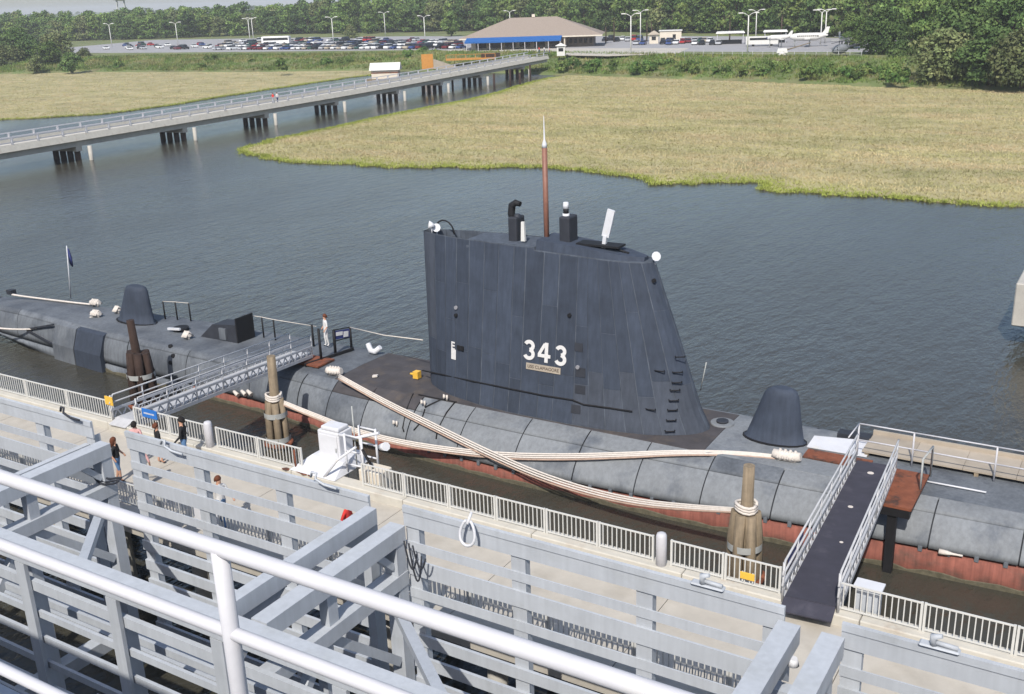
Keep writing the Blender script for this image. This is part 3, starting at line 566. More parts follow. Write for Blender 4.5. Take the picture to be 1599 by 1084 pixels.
# aircraft
def plane(px, py, L_, rad, rz, label, mt='roofwhite', nose=None):
    p = Z(px, py, 4.0); r = T('airplane', label, 'airplane', p, rz); b = MB(); xs = [0, .03, .1, .25, .7, .88, 1]; rs = [.15, .5, .85, 1, 1, .6, .2]
    b.tube([(-L_/2+L_*x, 0, 2.6+(.35 if x > .85 else 0)*rad) for x in xs], [rad*k for k in rs], 14); b.build('fuselage', mt, r, local=True)
    if nose: b = MB(); b.tube([(-L_/2-.03, 0, 2.6), (-L_/2+L_*.12, 0, 2.6)], [rad*.3, rad*.93], 14); b.build('nose_cone', nose, r, local=True)
    b = MB(); b.add([(L_*.34, -.1, 2.6+rad*.8), (L_*.5, -.1, 2.6+rad*.8), (L_*.54, -.06, 2.6+rad*2.4), (L_*.46, -.06, 2.6+rad*2.4), (L_*.34, .1, 2.6+rad*.8), (L_*.5, .1, 2.6+rad*.8), (L_*.54, .06, 2.6+rad*2.4), (L_*.46, .06, 2.6+rad*2.4)], [(0, 1, 2, 3), (7, 6, 5, 4), (0, 4, 5, 1), (1, 5, 6, 2), (2, 6, 7, 3), (3, 7, 4, 0)]); b.build('tail_fin', mt, r, local=True)
    for s in (-1, 1):
        b = MB(); b.box((-L_*.02, s*(L_*.26), 2.2), (L_*.14, L_*.42, .16)); b.build('wing', mt, r, local=True)
        b = MB(); b.box((L_*.45, s*L_*.09, 2.9), (L_*.08, L_*.14, .1)); b.build('tailplane', mt, r, local=True)
    if L_ > 9:
        for i in range(11): b = MB(); b.box((-L_*.28+i*L_*.052, -rad*.965, 2.85), (.34, .09, .34)); b.build('cabin_window', 'glass', r, local=True)
    for x, y_ in ((-L_*.36, 0), (.3, -1.2), (.3, 1.2)): b = MB(); b.tube([(x, y_, 0), (x, y_, 2.2)], .14, 6); b.build('landing_gear', 'band', r, local=True)
plane(1262, 73, 10, 1.05, .25, 'white transport airplane with a row of cabin windows on the shore')
plane(1318, 76, 8, .8, 2.2, 'small grey airplane parked behind the helicopter', 'band'); plane(1216, 74, 7, .7, .6, 'small jet with dark blue nose in front of the canopy', 'roofwhite', 'navy')
p = Z(1313, 88, 3.9); r = T('helicopter', 'grey and black helicopter standing on the grass above the bank', 'helicopter', p, 1.1)
b = MB(); b.tube([(-2.8, 0, 1.5), (-2.4, 0, 1.5), (-1.2, 0, 1.65), (.6, 0, 1.7), (1.8, 0, 1.9), (2.4, 0, 2.0)], [.3, .75, 1.05, 1.05, .65, .35], 12); b.build('fuselage', 'hull', r, local=True)
b = MB(); b.tube([(2.2, 0, 2.0), (6.5, 0, 2.4)], [.36, .16], 8); b.build('tail_boom', 'darksteel', r, local=True)
b = MB(); b.box((6.5, 0, 3.0), (.7, .1, 1.5)); b.build('tail_fin', 'darksteel', r, local=True)
b = MB(); b.box((-1.75, 0, 1.9), (1.2, 1.7, .7), top=(.6, .7)); b.build('canopy_glass', 'glass', r, local=True)
b = MB(); b.tube([(.1, 0, 2.6), (.1, 0, 3.4)], .15, 6); b.build('rotor_mast', 'darksteel', r, local=True)
for a in (0.3, 1.87, 3.44, 5.01): b = MB(); b.bar((.1+.2*math.cos(a), .2*math.sin(a), 3.35), (.1+5.4*math.cos(a), 5.4*math.sin(a), 3.15), .36, .06); b.build('rotor_blade', 'darksteel', r, local=True)
for s in (-.9, .9): b = MB(); b.tube([(-2, s, .35), (-1.6, s, .1), (1.4, s, .1)], .09, 6); b.tube([(-.9, s*.9, .1), (-.9, s*.6, 1.0)], .06, 6); b.tube([(.8, s*.9, .1), (.8, s*.6, 1.0)], .06, 6); b.build('skid', 'darksteel', r, local=True)
p = Z(1221, 87, 3.9); r = T('deck_gun', 'white deck gun with long raised barrel on the bank edge', 'gun', p, .35)
b = MB(); b.tube([(0, 0, 0), (0, 0, .7)], [1.1, .9], 12); b.build('pedestal', 'roofwhite', r, local=True); b = MB(); b.box((0, 0, 1.2), (2.6, 1.6, 1.0), top=(.8, .8)); b.build('shield', 'roofwhite', r, local=True); b = MB(); b.tube([(1, 0, 1.3), (6.6, 0, 2.9)], [.16, .09], 8); b.build('barrel', 'timber', r, local=True)
# palms
def palm(px, py, h, lab):
    p = Z(px, py, 4.0); r = T('palm_tree', lab, 'palm', p, random.uniform(0, 6), 'palms of the car park'); b = MB(); b.tube([(0, 0, -.3), (.1, 0, h*.5), (0, .1, h)], [.26, .2, .2], 7); b.build('trunk', 'bark', r, local=True)
    b = MB()
    for i in range(34):
        a = i*2.4; e = random.uniform(-.5, 1.1); L_ = random.uniform(1.5, 2.1); d = Vector((math.cos(a)*math.cos(e), math.sin(a)*math.cos(e), math.sin(e))); q = Vector((0, 0, h)); t = Vector((-math.sin(a), math.cos(a), 0))*.22
        m1 = q+d*L_*.6; m2 = q+d*L_+Vector((0, 0, -.55)); b.add([q, m1+t, m2, m1-t], [(0, 1, 2, 3)])
    b.build('crown', 'leaf3', r, local=True)
for px, py, h, lab in [(946, 68, 6.5, 'leftmost palm beside the pavilion end'), (959, 66, 7, 'second palm from the pavilion end'), (1010, 65, 7.2, 'left palm of the pair behind the ticket booth'), (1017, 65, 7.6, 'right palm of the pair behind the ticket booth'), (1139, 66, 8, 'palm behind the open canopy'), (1219, 66, 8, 'palm behind the second canopy'), (1325, 74, 8.5, 'palm right of the white airplane'), (1357, 74, 8.5, 'rightmost palm by the rounded dark tree')]: palm(px, py, h, lab)
# chain fence on top of the bank
A = Z(895, 85, 4.0); B_ = Z(1345, 89, 4.0); r = T('chain_fence', 'low grey post and rail fence along the bank top right of the bridge', 'fence', A); n = 30; src = None
for i in range(n+1):
    q = A.lerp(B_, i/n)-A
    if src is None: b = MB(); b.tube([(0, 0, -.4), (0, 0, 1.2)], .06, 6); src = b.build('post', 'band', r, local=True)
    else: inst(src, r, q)
for z in (.6, 1.15): b = MB(); b.bar(A+Vector((0, 0, z)), B_+Vector((0, 0, z)), .05, .05); b.build('rail', 'band', r)
# water tower on the skyline
p = Z(153, 22, 4.0) if False else Vector((-690, 560, 4)); r = T('water_tower', 'pale water tower tank just above the skyline at upper left', 'tower', p)
b = MB(); b.tube([(0, 0, 22.5), (0, 0, 23.3), (0, 0, 26), (0, 0, 26.8)], [2, 5.5, 5.5, 2], 16); b.build('tank', 'band', r, local=True)
for a in range(4): b = MB(); b.tube([(5*math.cos(a*1.57), 5*math.sin(a*1.57), 0), (3.6*math.cos(a*1.57), 3.6*math.sin(a*1.57), 23.2)], .35, 6); b.build('leg', 'band', r, local=True)
# concrete mooring platform at the right edge
r = T('mooring_platform', 'concrete mooring platform on piles cut by the right edge', 'platform', (-2, 65, 0))
b = MB(); b.bx(-5.75, 2, 62.7, 69, 1.25, 3.75); bevel(b.build('block', 'stone', r), .06)
for x_, y_ in [(-4.6, 64), (-4.6, 67.6), (-.5, 64), (-.5, 67.6)]: b = MB(); b.tube([(x_, y_, -2), (x_, y_, 1.24)], .45, 10); b.build('pile', 'stone', r)

# ================================================================== AIR
hz = MB(); hz.bx(-6200, 6200, -320, 9300, -3.2, 46)
hm = bpy.data.materials.new('thin_haze'); hm.use_nodes = True; hn = hm.node_tree; hn.nodes.remove(hn.nodes['Principled BSDF'])
pvn = hn.nodes.new('ShaderNodeVolumePrincipled'); pvn.inputs['Color'].default_value = (.90, .93, .97, 1); pvn.inputs['Density'].default_value = .00022; pvn.inputs['Anisotropy'].default_value = .0
hn.links.new(pvn.outputs[0], hn.nodes['Material Output'].inputs['Volume'])
M['hazeair'] = hm; tag(hz.build('haze', 'hazeair'), kind='stuff')
# ================================================================== SUBMARINE
AX = 38.75
sub = T('submarine', 'long dark grey submarine numbered 343 moored beside the pier', 'submarine', (-30, AX, 0))
_wb = ([-66, -64.5, -61.8, -58, -54.4, -48.6, -43, -38.4, -34, -30.8, -26, -21.9, -15, -9.9, -1.8, 8, 16, 23, 28], [.85, 1.25, 1.5, 1.85, 2.15, 2.6, 2.8, 2.95, 3.4, 3.75, 4.0, 4.15, 4.05, 3.9, 3.5, 2.7, 1.8, .8, .12])
_wd = ([-66, -64, -58, -54, -47, -40, -30, -10, 0, 16, 28], [.45, .75, 1.2, 1.6, 2.0, 2.1, 2.15, 2.15, 1.95, 1.1, .1])
_zd = ([-66, -60, 0, 28], [2.0, 2.25, 2.3, 3.4]); _zk = ([-66, -63, -60, -57, -54], [.75, .4, .0, -.6, -1.3])
def wb(x): return float(np.interp(x, *_wb))
def wd(x): return float(np.interp(x, *_wd))
def zd(x): return float(np.interp(x, *_zd))
def zk(x): return float(np.interp(x, *_zk))
def ZLf(x): return float(np.interp(x, [-66, -40, -31, -22, -16, -10, -5, 2, 28], [.6, .6, .6, .62, .74, .95, 1.05, 1.1, 1.3]))
def hull_pt(x, t, side, off=0.):
    a = max(.02, wb(x)*.985-wd(x)); z0 = max(ZLf(x), zk(x)+.25); h = zd(x)-z0; f = t/(math.pi/2); k = .42 if x > -34 else .2; k *= min(1, max(0, (x+40)/6)) if x > -40 else 0
    return Vector((x, AX+side*(wd(x)+a*(math.cos(t)*(1-k)+(1-f)*k)+off*math.cos(t)), z0+h*(math.sin(t)*(1-k)+f*k)+off*math.sin(t)))
stx = list(np.arange(-66, 28.1, 1.0))
# below the paint line
b = MB(); rings = []
for x in stx:
    k = zk(x); zz = max(ZLf(x)-.14, k+.16); r_ = []
    half = [(0, k), (wb(x)*.55, k+.02), (wb(x)*.9, min(k+.45, zz-.1)) if k > -1 else (wb(x)*.86, -.9), (wb(x)*1.0, max(0.0, k+.1)), (wb(x)*.995, zz)]
    rings.append([(x, AX-y, z) for y, z in half]+[(x, AX+y, z) for y, z in reversed(half)])
b.loft(rings)
M['hull2'] = mat('hull_mid_grey', (.135, .148, .165), .7, .2, .7, .07, streak=.18, rnd=.10, col2=(.092, .103, .120), c2lo=.45, c2hi=.62)
for i_, f_ in enumerate(b.f):
    if sum(b.v[j][0] for j in f_)/len(f_) < -43: b.mi[i_] = 1
lo = b.build('lower_hull', ['red', 'hull2'], sub)
# growth band at the waterline (both sides), a low proud strip
for sd in (-1, 1):
    b = MB(); xs = [x for x in np.arange(-56, 27, .6)]; top = [.05+.10*abs(math.sin(x*1.7))+.07*random.random() for x in xs]
    rg = [[(x, AX+sd*(wb(x)+.0), -.2), (x, AX+sd*(wb(x)+.03), -.2), (x, AX+sd*(wb(x)+.03), h), (x, AX+sd*(wb(x)+.0), h+.02)] for x, h in zip(xs, top)]; b.loft(rg, smooth=False); b.build('waterline_growth', 'scum', lo)
b = MB(); rings = []
for x in stx:
    rings.append([hull_pt(x, t, -1, -.05) for t in np.linspace(-.0, math.pi/2, 9)]+[hull_pt(x, t, 1, -.05) for t in np.linspace(math.pi/2, 0, 9)])
b.loft(rings, close=True); b.build('upper_hull', 'hullseam', sub)
seams = [-65.9, -60, -54.2, -48.5, -43.5, -38.6, -35.0, -33.0, -30.6, -27.8, -24.9, -21.9, -19.0, -16.2, -13.4, -10.6, -7.9, -5.0, -2.1, .8, 4, 8, 12, 17, 22, 27.5]
R = math.radians
for i in range(len(seams)-1):
    for sd in (-1, 1):
        for row, (t0, t1) in enumerate(((0, R(57)), (R(58), R(88.5)))):
            x0, x1 = seams[i]+.025, seams[i+1]-.025; b = MB(); nx = 6 if x1-x0 > 3.2 else 4; nt_ = 6; off = .022+.006*((i*7+row*3) % 3)
            xs = np.linspace(x0, x1, nx); ts = np.linspace(t0, t1, nt_)
            vs = [hull_pt(x, t, sd, off) for t in ts for x in xs]+[hull_pt(x, t0, sd, -.01) for x in xs]
            fs = [(j*nx+k_, j*nx+k_+1, (j+1)*nx+k_+1, (j+1)*nx+k_) for j in range(nt_-1) for k_ in range(nx-1)]; fl = len(vs)-nx
            fs += [(k_, fl+k_, fl+k_+1, k_+1) for k_ in range(nx-1)]; b.add(vs, fs, True)
            mt = 'hull2' if (x1 < -30.5 or (i in (14,) and row == 1)) else 'hull'
            if row == 1 and -33.2 < x0 < -28: mt = 'deck'
            b.build('hull_plate', mt, sub)
# flood port brackets between plates and red hull
src = None
for sd in (-1, 1):
    x = -31.
    while x < 8:
        p = Vector((x, AX+sd*(wb(x)*.985+.02), ZLf(x)-.06))-sub.location
        if src is None: b = MB(); b.box((0, 0, 0), (.14, .10, .20)); src = b.build('flood_port_bracket', 'hull2', sub, local=True); src.location = p
        else: inst(src, sub, p)
        x += .92
# deck
def deckpiece(nm, x0, x1, mt, dz=.0, par=sub):
    xs = np.linspace(x0, x1, max(2, int(abs(x1-x0)/2)+1)); b = MB(); rg = []
    for x in xs:
        q = wd(x)*1.03; z = zd(x)+dz; rg.append([(x, AX-q, z-.05), (x, AX+q, z-.05), (x, AX+q*.98, z+.028), (x, AX, z+.075), (x, AX-q*.98, z+.028)])
    b.loft(rg, smooth=False); return b.build(nm, mt, par)
deckpiece('stern_deck', -64.5, -33.3, 'hull2'); deckpiece('after_deck', -33.28, -14.0, 'deck'); deckpiece('fore_deck', -13.98, -8.6, 'hull'); deckpiece('bow_deck', -8.58, 26, 'hull2')
# ------------------------------------------------------------------ sail
XA = -28.75; Z0 = 2.25
def xf(z): return float(np.interp(z, [2.2, 3.2, 6, 9.5], [-14.45, -14.95, -15.9, -17.15]))
def sw(z): return float(np.interp(z, [2.2, 3.4, 9.6], [2.10, 1.85, .98]))
PR = ([0, .03, .08, .15, .28, .42, .62, .76, .86, .92, .96, .985, 1.0], [.16, .36, .55, .73, .92, 1, 1, .93, .79, .62, .44, .27, .0])
def ztop(s): return float(np.interp(s, [0, .47, .475, 1], [9.75, 9.72, 9.60, 9.40]))
SB = .62; XS = XA+SB*13.6
def sx(s, z): return XA+s*13.6 if s <= SB else XS+(s-SB)/(1-SB)*(xf(z)-XS)
def s_of(x, z): return (x-XA)/13.6 if x <= XS else SB+(x-XS)/(xf(z)-XS)*(1-SB)
def sail_pt(s, z, sd, off=0.): return Vector((sx(s, z)+(off*.6 if s > .97 else 0), AX+sd*(float(np.interp(s, *PR))*sw(z)+off), z))
ss = [0, .015, .03, .055, .08, .115, .15, .21, .28, .35, .42, .47, .475, .52, .57, .62, .69, .76, .81, .86, .89, .92, .94, .96, .975, .988, 1.0]
zf = [0, .04, .08, .12, .155, .2, .3, .5, .75, 1.0]
b = MB(); rings = []
for f_ in zf: rings.append([sail_pt(s, Z0+(ztop(s)-Z0)*f_, -1) for s in ss]+[sail_pt(s, Z0+(ztop(s)-Z0)*f_, 1) for s in reversed(ss[:-1])])
b.loft(rings, cap=False); sail = b.build('sail', 'seam', sub)
b = MB(); i0 = ss.index(.42); bound = [sail_pt(s, ztop(s)-(.35 if s < .3 else .015), -1, -.01) for s in ss]+[sail_pt(s, ztop(s)-(.35 if s < .3 else .015), 1, -.01) for s in reversed(ss[:-1])]
n = len(ss)
vs = [sail_pt(s, ztop(s)-(.4 if s < .2 else .02), -1, -.01) for s in ss]+[sail_pt(s, ztop(s)-(.4 if s < .2 else .02), 1, -.01) for s in ss]
b.add(vs, [(k, k+1, n+k+1, n+k) for k in range(n-1)]); b.build('sail_top', 'seam', sail)
edges_ = [0.004, .062, .115, .166, .222, .285, .342, .40, .446, .512, .568, .64, .69, .742, .80, .85, .90, .955, .9985]
def sail_patch(name, s0, s1, f0, f1, sd, off, mt, par, g=.0022):
    s0 += g; s1 -= g; S_ = [s0]+[q for q in ss if s0 < q < s1]+[s1]; Fz = np.linspace(f0, f1, 9); nz_ = 8; nx = len(S_); b = MB()
    vs = [sail_pt(s, Z0+(ztop(s)-Z0)*f_, sd, off) for f_ in Fz for s in S_]; fs = [(j*nx+k, j*nx+k+1, (j+1)*nx+k+1, (j+1)*nx+k) for j in range(nz_) for k in range(nx-1)]
    # returns at both vertical edges
    for col_ in (0, nx-1):
        base = len(vs); vs += [sail_pt(S_[col_], Z0+(ztop(S_[col_])-Z0)*f_, sd, -.005) for f_ in Fz]; fs += [(j*nx+col_, (j+1)*nx+col_, base+j+1, base+j) for j in range(nz_)]
    b.add(vs, fs, False); return b.build(name, mt, par)
rg2 = random.Random(3)
for i in range(len(edges_)-1):
    for sd in (-1, 1):
        cuts = [0.012, rg2.uniform(.16, .34), rg2.uniform(.5, .74), .996] if i % 2 else [0.012, rg2.uniform(.28, .5), .996]
        for a_, c_ in zip(cuts[:-1], cuts[1:]): sail_patch('sail_plate', edges_[i], edges_[i+1], a_+.0015, c_-.0015, sd, .012+.006*rg2.random(), 'sailfade' if (c_ < .37 and edges_[i] > .6 and rg2.random() < .85) or (a_ < .02 and rg2.random() < .25) or rg2.random() < .05 else 'sail', sail, g=rg2.uniform(.0008, .0026))
for s0, f0, w_, h_ in [(.645, .30, .035, .055), (.645, .20, .035, .05), (.64, .45, .03, .05), (.635, .08, .03, .05)]:
    sail_patch('access_panel', s0, s0+w_, f0, f0+h_, -1, .04, 'darksteel', sail, g=0)
# numbers on the sail
def on_sail(me, x, z, name, mt, off=.045, par=sail, sd=-1):
    for v in me.vertices:
        X_, Zz = x+v.co.x, z+v.co.y; s = s_of(X_, Zz); p = sail_pt(s, Zz, sd); v.co = Vector((X_, p.y+sd*(off+max(v.co.z, -.01)), Zz))-origin(par)
    me.update(); o = link(name, me, mt, par); return o
def near_sail(px, py):
    y = 37.2
    for _ in range(6):
        p = Y(px, py, y); s = s_of(p.x, p.z); y = sail_pt(min(max(s, 0), 1), p.z, -1).y
    return Y(px, py, y)
q1 = near_sail(827, 546); q2 = near_sail(851, 550); q3 = near_sail(876, 555)
def ribbon(pts, w_, dz=0.):
    P_ = [Vector((x, y, 0)) for x, y in pts]; rg = []
    for i_, p in enumerate(P_):
        d_ = (P_[min(i_+1, len(P_)-1)]-P_[max(i_-1, 0)]).normalized(); nn_ = Vector((-d_.y, d_.x, 0))*(w_/2)
        rg.append([(p.x+nn_.x, p.y+nn_.y, dz), (p.x-nn_.x, p.y-nn_.y, dz), (p.x-nn_.x, p.y-nn_.y, dz-.02), (p.x+nn_.x, p.y+nn_.y, dz-.02)])
    return rg
def arc(cx, cy, rx, ry, a0, a1, n_=16): return [(cx+rx*math.cos(R(a)), cy+ry*math.sin(R(a))) for a in np.linspace(a0, a1, n_)]
def numeral(d_, q):
    b = MB(); w_ = .175
    if d_ == '3':
        b.loft(ribbon(arc(0, .205, .205, .19, 158, -82), w_, .0), smooth=False); b.loft(ribbon(arc(0, -.19, .225, .205, 84, -160), w_, .004), smooth=False)
    else:
        b.loft(ribbon([(.10, .47), (.10, .2), (.10, -.1), (.10, -.48)], w_, .0), smooth=False)
        b.loft(ribbon([(.02, .40), (-.1, .2), (-.2, .02), (-.28, -.12)], w_*.85, .004), smooth=False); b.loft(ribbon([(-.34, -.17), (-.1, -.17), (.1, -.17), (.32, -.17)], w_*.9, .008), smooth=False)
    b.v = [(x*.95, y*.92, z) for x, y, z in b.v]; on_sail(b.mesh('numeral'), q.x, q.z, 'numeral', 'c_white', .05)
for d_, q in (('3', q1), ('4', q2), ('3', q3)): numeral(d_, q)
q = near_sail(849, 575); me = MB().bx(-.86, .86, -.14, .14, -.01, .012).mesh('name_plate'); on_sail(me, q.x, q.z, 'name_plate', 'plywood'); me = text_mesh('USS CLAMAGORE', .2, .003, 0); tag(on_sail(me, q.x, q.z, 'name_lettering', 'creosote', .062), kind='stuff')
q = near_sail(708, 540); me = text_mesh('E', .5, .006, .014); on_sail(me, q.x, q.z, 'award_letter', 'c_white'); q = near_sail(709, 553); me = MB().bx(-.15, .15, -.24, .24, -.01, .006).mesh('award_mark'); on_sail(me, q.x, q.z, 'award_mark', 'c_white'); q = near_sail(720, 543); me = MB().bx(-.2, .2, -.1, .1, -.01, .05).mesh('sail_port'); on_sail(me, q.x, q.z, 'sail_port', 'black')
# rail line, rungs
pts = [near_sail(px, py) for px, py in [(661, 578), (690, 584), (740, 595), (800, 607), (850, 617), (895, 624), (912, 631), (950, 636), (988, 642)]]; b = MB(); b.tube([p+Vector((0, -.06, 0)) for p in pts], .035, 6); b.build('grab_rail', 'black', sail)
for px, py in [(1062, 556), (1058, 580), (1057, 596), (1054, 608), (1052, 624), (1050, 639), (1048, 655), (1046, 672), (1016, 638), (1030, 578)]:
    p = near_sail(px, py); b = MB(); w_ = .2; t = Vector((.85, .5, 0)).normalized() if px > 1040 else Vector((1, .12, 0)); o_ = Vector((0.05, -.12, 0)); b.tube([p-t*w_, p-t*w_+o_, p+t*w_+o_, p+t*w_], .028, 5); b.build('rung', 'black', sail)
for px, py in [(713, 480), (713, 492), (1022, 438), (890, 492), (903, 573)]: p = near_sail(px, py); b = MB(); b.tube([p, p+Vector((0, -.1, 0))], .09, 8); b.build('bolt_cap', 'c_grey' if py in (480, 573) else 'black', sail)
# bridge fairing on sail top
b = MB(); rg = []
for k_, (f_, ins) in enumerate(((0, .12), (1, .2))):
    S_ = [.475, .50, .55, .6, .66, .72, .78, .84, .89, .93, .96]
    rg.append([sail_pt(s, 9.55, -1, -ins-.06*(s > .85))+Vector((0, 0, -.16+(f_*(.62-.45*(s-.475)/.48)))) for s in S_]+[sail_pt(s, 9.55, 1, -ins-.06*(s > .85))+Vector((0, 0, -.16+(f_*(.62-.45*(s-.475)/.48)))) for s in reversed(S_)])
b.loft(rg, smooth=False); b.build('bridge_fairing', 'sail', sail)
b = MB(); p = sail_pt(.72, 9.5, 0); b.bx(-20.6, -18.6, AX-.35, AX+.35, 9.85, 9.93); b.build('cockpit_floor', 'black', sail)
def top(px, py, y=AX): return Y(px, py, y)
# masts
p0 = top(854, 384); p1 = top(853, 231); p2 = top(853, 198); ms = MB(); ms.tube([(p0.x, AX, 9.0), (p0.x, AX, p1.z)], .115, 10); mo = ms.build('mast', 'mast', sail)
b = MB(); b.tube([(p0.x, AX, p1.z), (p0.x, AX, p1.z+.15), (p0.x, AX, p1.z+.35), (p0.x, AX, p2.z+.3), (p0.x, AX, p2.z+.45)], [.115, .11, .04, .018, .008], 8); b.build('mast_tip', 'white', mo)
b = MB(); b.box((0, 0, 0), (.46, .75, 1.35)); o = b.build('periscope_fairing', 'darksteel', sail, local=True); q = top(805, 361); o.location = Vector((q.x, AX+.1, q.z))-sub.location; bevel(o, .08, 2)
q = top(802, 346); b = MB(); b.tube([(q.x, AX, q.z-.1), (q.x-.1, AX, q.z+.35), (q.x-.05, AX, q.z+.72), (q.x+.15, AX, q.z+.85), (q.x+.38, AX, q.z+.8)], [.16, .17, .17, .15, .12], 8); b.build('snorkel_head', 'black', sail)
b = MB(); b.tube([(q.x+.18, AX, q.z-.1), (q.x+.2, AX, q.z+.35)], .13, 8); b.build('snorkel_valve', 'darksteel', sail)
b = MB(); b.box((0, 0, 0), (.52, .8, 1.35)); o = b.build('periscope_fairing', 'darksteel', sail, local=True); q = top(886, 361); o.location = Vector((q.x, AX+.1, q.z))-sub.location; bevel(o, .08, 2)
q = top(884, 344); b = MB(); b.tube([(q.x, AX, q.z-.05), (q.x, AX, q.z+.3)], .15, 10); b.tube([(q.x, AX, q.z+.5), (q.x, AX, q.z+.78)], [.14, .11], 10); b.build('periscope_head', 'white', sail); b = MB(); b.tube([(q.x, AX, q.z+.3), (q.x, AX, q.z+.5)], .12, 10); b.build('periscope_band', 'black', sail)
q = top(823, 374); b = MB(); b.box((q.x, AX-.3, q.z+.42), (.2, .14, .86), top=(.7, .8)); b.build('vent_stub', 'roofwhite', sail)
q = top(944, 384); q9 = top(955, 328); b = MB(); b.bar((q.x-.03, AX, q.z-.1), (q.x+.05, AX, q.z+.45), .16, .16); b.bar((q.x+.05, AX, q.z+.4), (q9.x, AX, q9.z), .34, .1, up=(0, 1, 0)); b.build('antenna_panel', 'white', sail)
def flood(px, py, y, d, par=sail, z=None):
    q = Y(px, py, y); b = MB(); d = Vector(d).normalized(); b.tube([q-d*.12, q+d*.14], [.09, .2], 10); b.tube([q, q+Vector((0, 0, -.4))], .035, 6); return b.build('floodlight', 'white', par)
flood(674, 352, AX-.2, (-.8, -.5, .2)); flood(682, 356, AX+.1, (.3, -.6, .2)); flood(1023, 401, AX, (.6, -.6, .3))
q = top(692, 362); b = MB(); b.tube([(q.x+.55*math.cos(a), AX+.1, q.z-.1+.62*math.sin(a)) for a in np.linspace(0, math.pi, 10)], .04, 6); b.build('hoop_rail', 'black', sail)
q = top(865, 384); b = MB(); b.tube([(q.x, AX-.3, 9.5), (q.x, AX-.3, q.z+.15), (q.x, AX-.3, q.z+.32)], [.26, .22, .08], 10); b.build('dome_cap', 'darksteel', sail)
q = top(950, 388); b = MB(); b.tube([(q.x-.6, AX-.1, q.z-.05), (q.x-.2, AX-.1, q.z+.12), (q.x+.5, AX-.1, q.z+.02), (q.x+1.0, AX-.1, q.z-.1)], .05, 6); b.build('cable', 'black', sail)
for px in (1050, 1013): 
    pass
# whip antenna by the bow end of the sail
q = Z(1095, 607, 2.3); b = MB(); b.tube([Y(1094, 609, 40.6), Y(1103, 566, 40.6)], .025, 5); b.build('whip_antenna', 'band', sub)
# ------------------------------------------------------------------ sonar fins
def fin(pl, pr, pt0, pt1, y, label):
    a = Y(*pl, y); b_ = Y(*pr, y); t0 = Y(*pt0, y); t1 = Y(*pt1, y); zb = zd(a.x)+.03; rg = []
    for f_, k_ in ((0, 1.06), (.035, 1.06), (.05, .97), (.3, .95), (.6, .93), (.86, .92), (.95, .84), (1.0, .55)):
        cx = (a.x+b_.x)/2*(1-f_)+(t0.x+t1.x)/2*f_; hw = ((b_.x-a.x)/2*(1-f_)+(t1.x-t0.x)/2*f_)*k_; hb = (.62*(1-f_)+.4*f_)*k_
        z = zb+(t0.z-zb)*f_; rg.append([(cx+hw*math.cos(t)*(1 if abs(math.cos(t)) > .99 else .97), y+hb*math.sin(t), z) for t in np.linspace(0, 2*math.pi, 20, endpoint=False)])
    b = MB(); b.loft(rg); o = b.build('sonar_fin', 'sail', sub); o['label'] = label
    b = MB(); b.loft([[(((a.x+b_.x)/2)+((b_.x-a.x)/2+.06)*math.cos(t), y+.74*math.sin(t), z) for t in np.linspace(0, 2*math.pi, 20, endpoint=False)] for z in (zb-.02, zb+.09)], smooth=False); b.build('fin_skirt', 'black', o)
fin((1162, 684), (1258, 692), (1196, 601), (1250, 604), AX+.25, 'dark rounded sonar fin on the foredeck')
fin((186, 494), (240, 498), (196, 443), (229, 446), AX+.25, 'dark tapered sonar fin on the stern')
# ------------------------------------------------------------------ deck fittings
def dk(px, py, dz=0.): return Z(px, py, 2.36+dz)
# hatch trunk shed
p = dk(352, 531); b = MB(); b.add([(p.x-1.9, p.y-.1, 2.3), (p.x+1.0, p.y-.1, 2.3), (p.x+1.0, p.y+1.2, 2.3), (p.x-1.9, p.y+1.2, 2.3), (p.x-.9, p.y, 3.15), (p.x+1.0, p.y, 3.35), (p.x+1.0, p.y+1.1, 3.35), (p.x-.9, p.y+1.1, 3.15)], [(3, 2, 1, 0), (4, 5, 6, 7), (0, 1, 5, 4), (1, 2, 6, 5), (2, 3, 7, 6), (3, 0, 4, 7)]); ht = b.build('hatch_trunk', 'darksteel', sub)
b = MB(); b.bx(p.x+1.02, p.x+1.1, p.y-.1, p.y+1.2, 2.35, 3.75); b.build('hatch_door', 'black', ht)
b = MB(); b.bx(p.x-.3, p.x+.2, p.y-.14, p.y-.02, 2.4, 3.05); b.build('panel', 'hull2', ht)
for px, py in [(283, 515), (215, 492)]: p = dk(px, py); b = MB(); b.tube([(p.x, p.y, 2.3), (p.x, p.y, 2.52)], .45, 12); h_ = b.build('deck_hatch', 'black', sub); b = MB(); b.bar((p.x-.5, p.y-.5, 2.5), (p.x+.5, p.y-.5, 2.6), .12, .12); b.build('hatch_sill', 'white', h_)
p = dk(1128, 661); b = MB(); b.tube([(p.x, p.y, 2.3), (p.x, p.y, 2.42)], .5, 16); o = b.build('round_hatch', 'hull', sub); b = MB(); b.tube([(p.x, p.y, 2.42), (p.x, p.y, 2.5)], .26, 14); b.build('hatch_lid', 'darksteel', o)
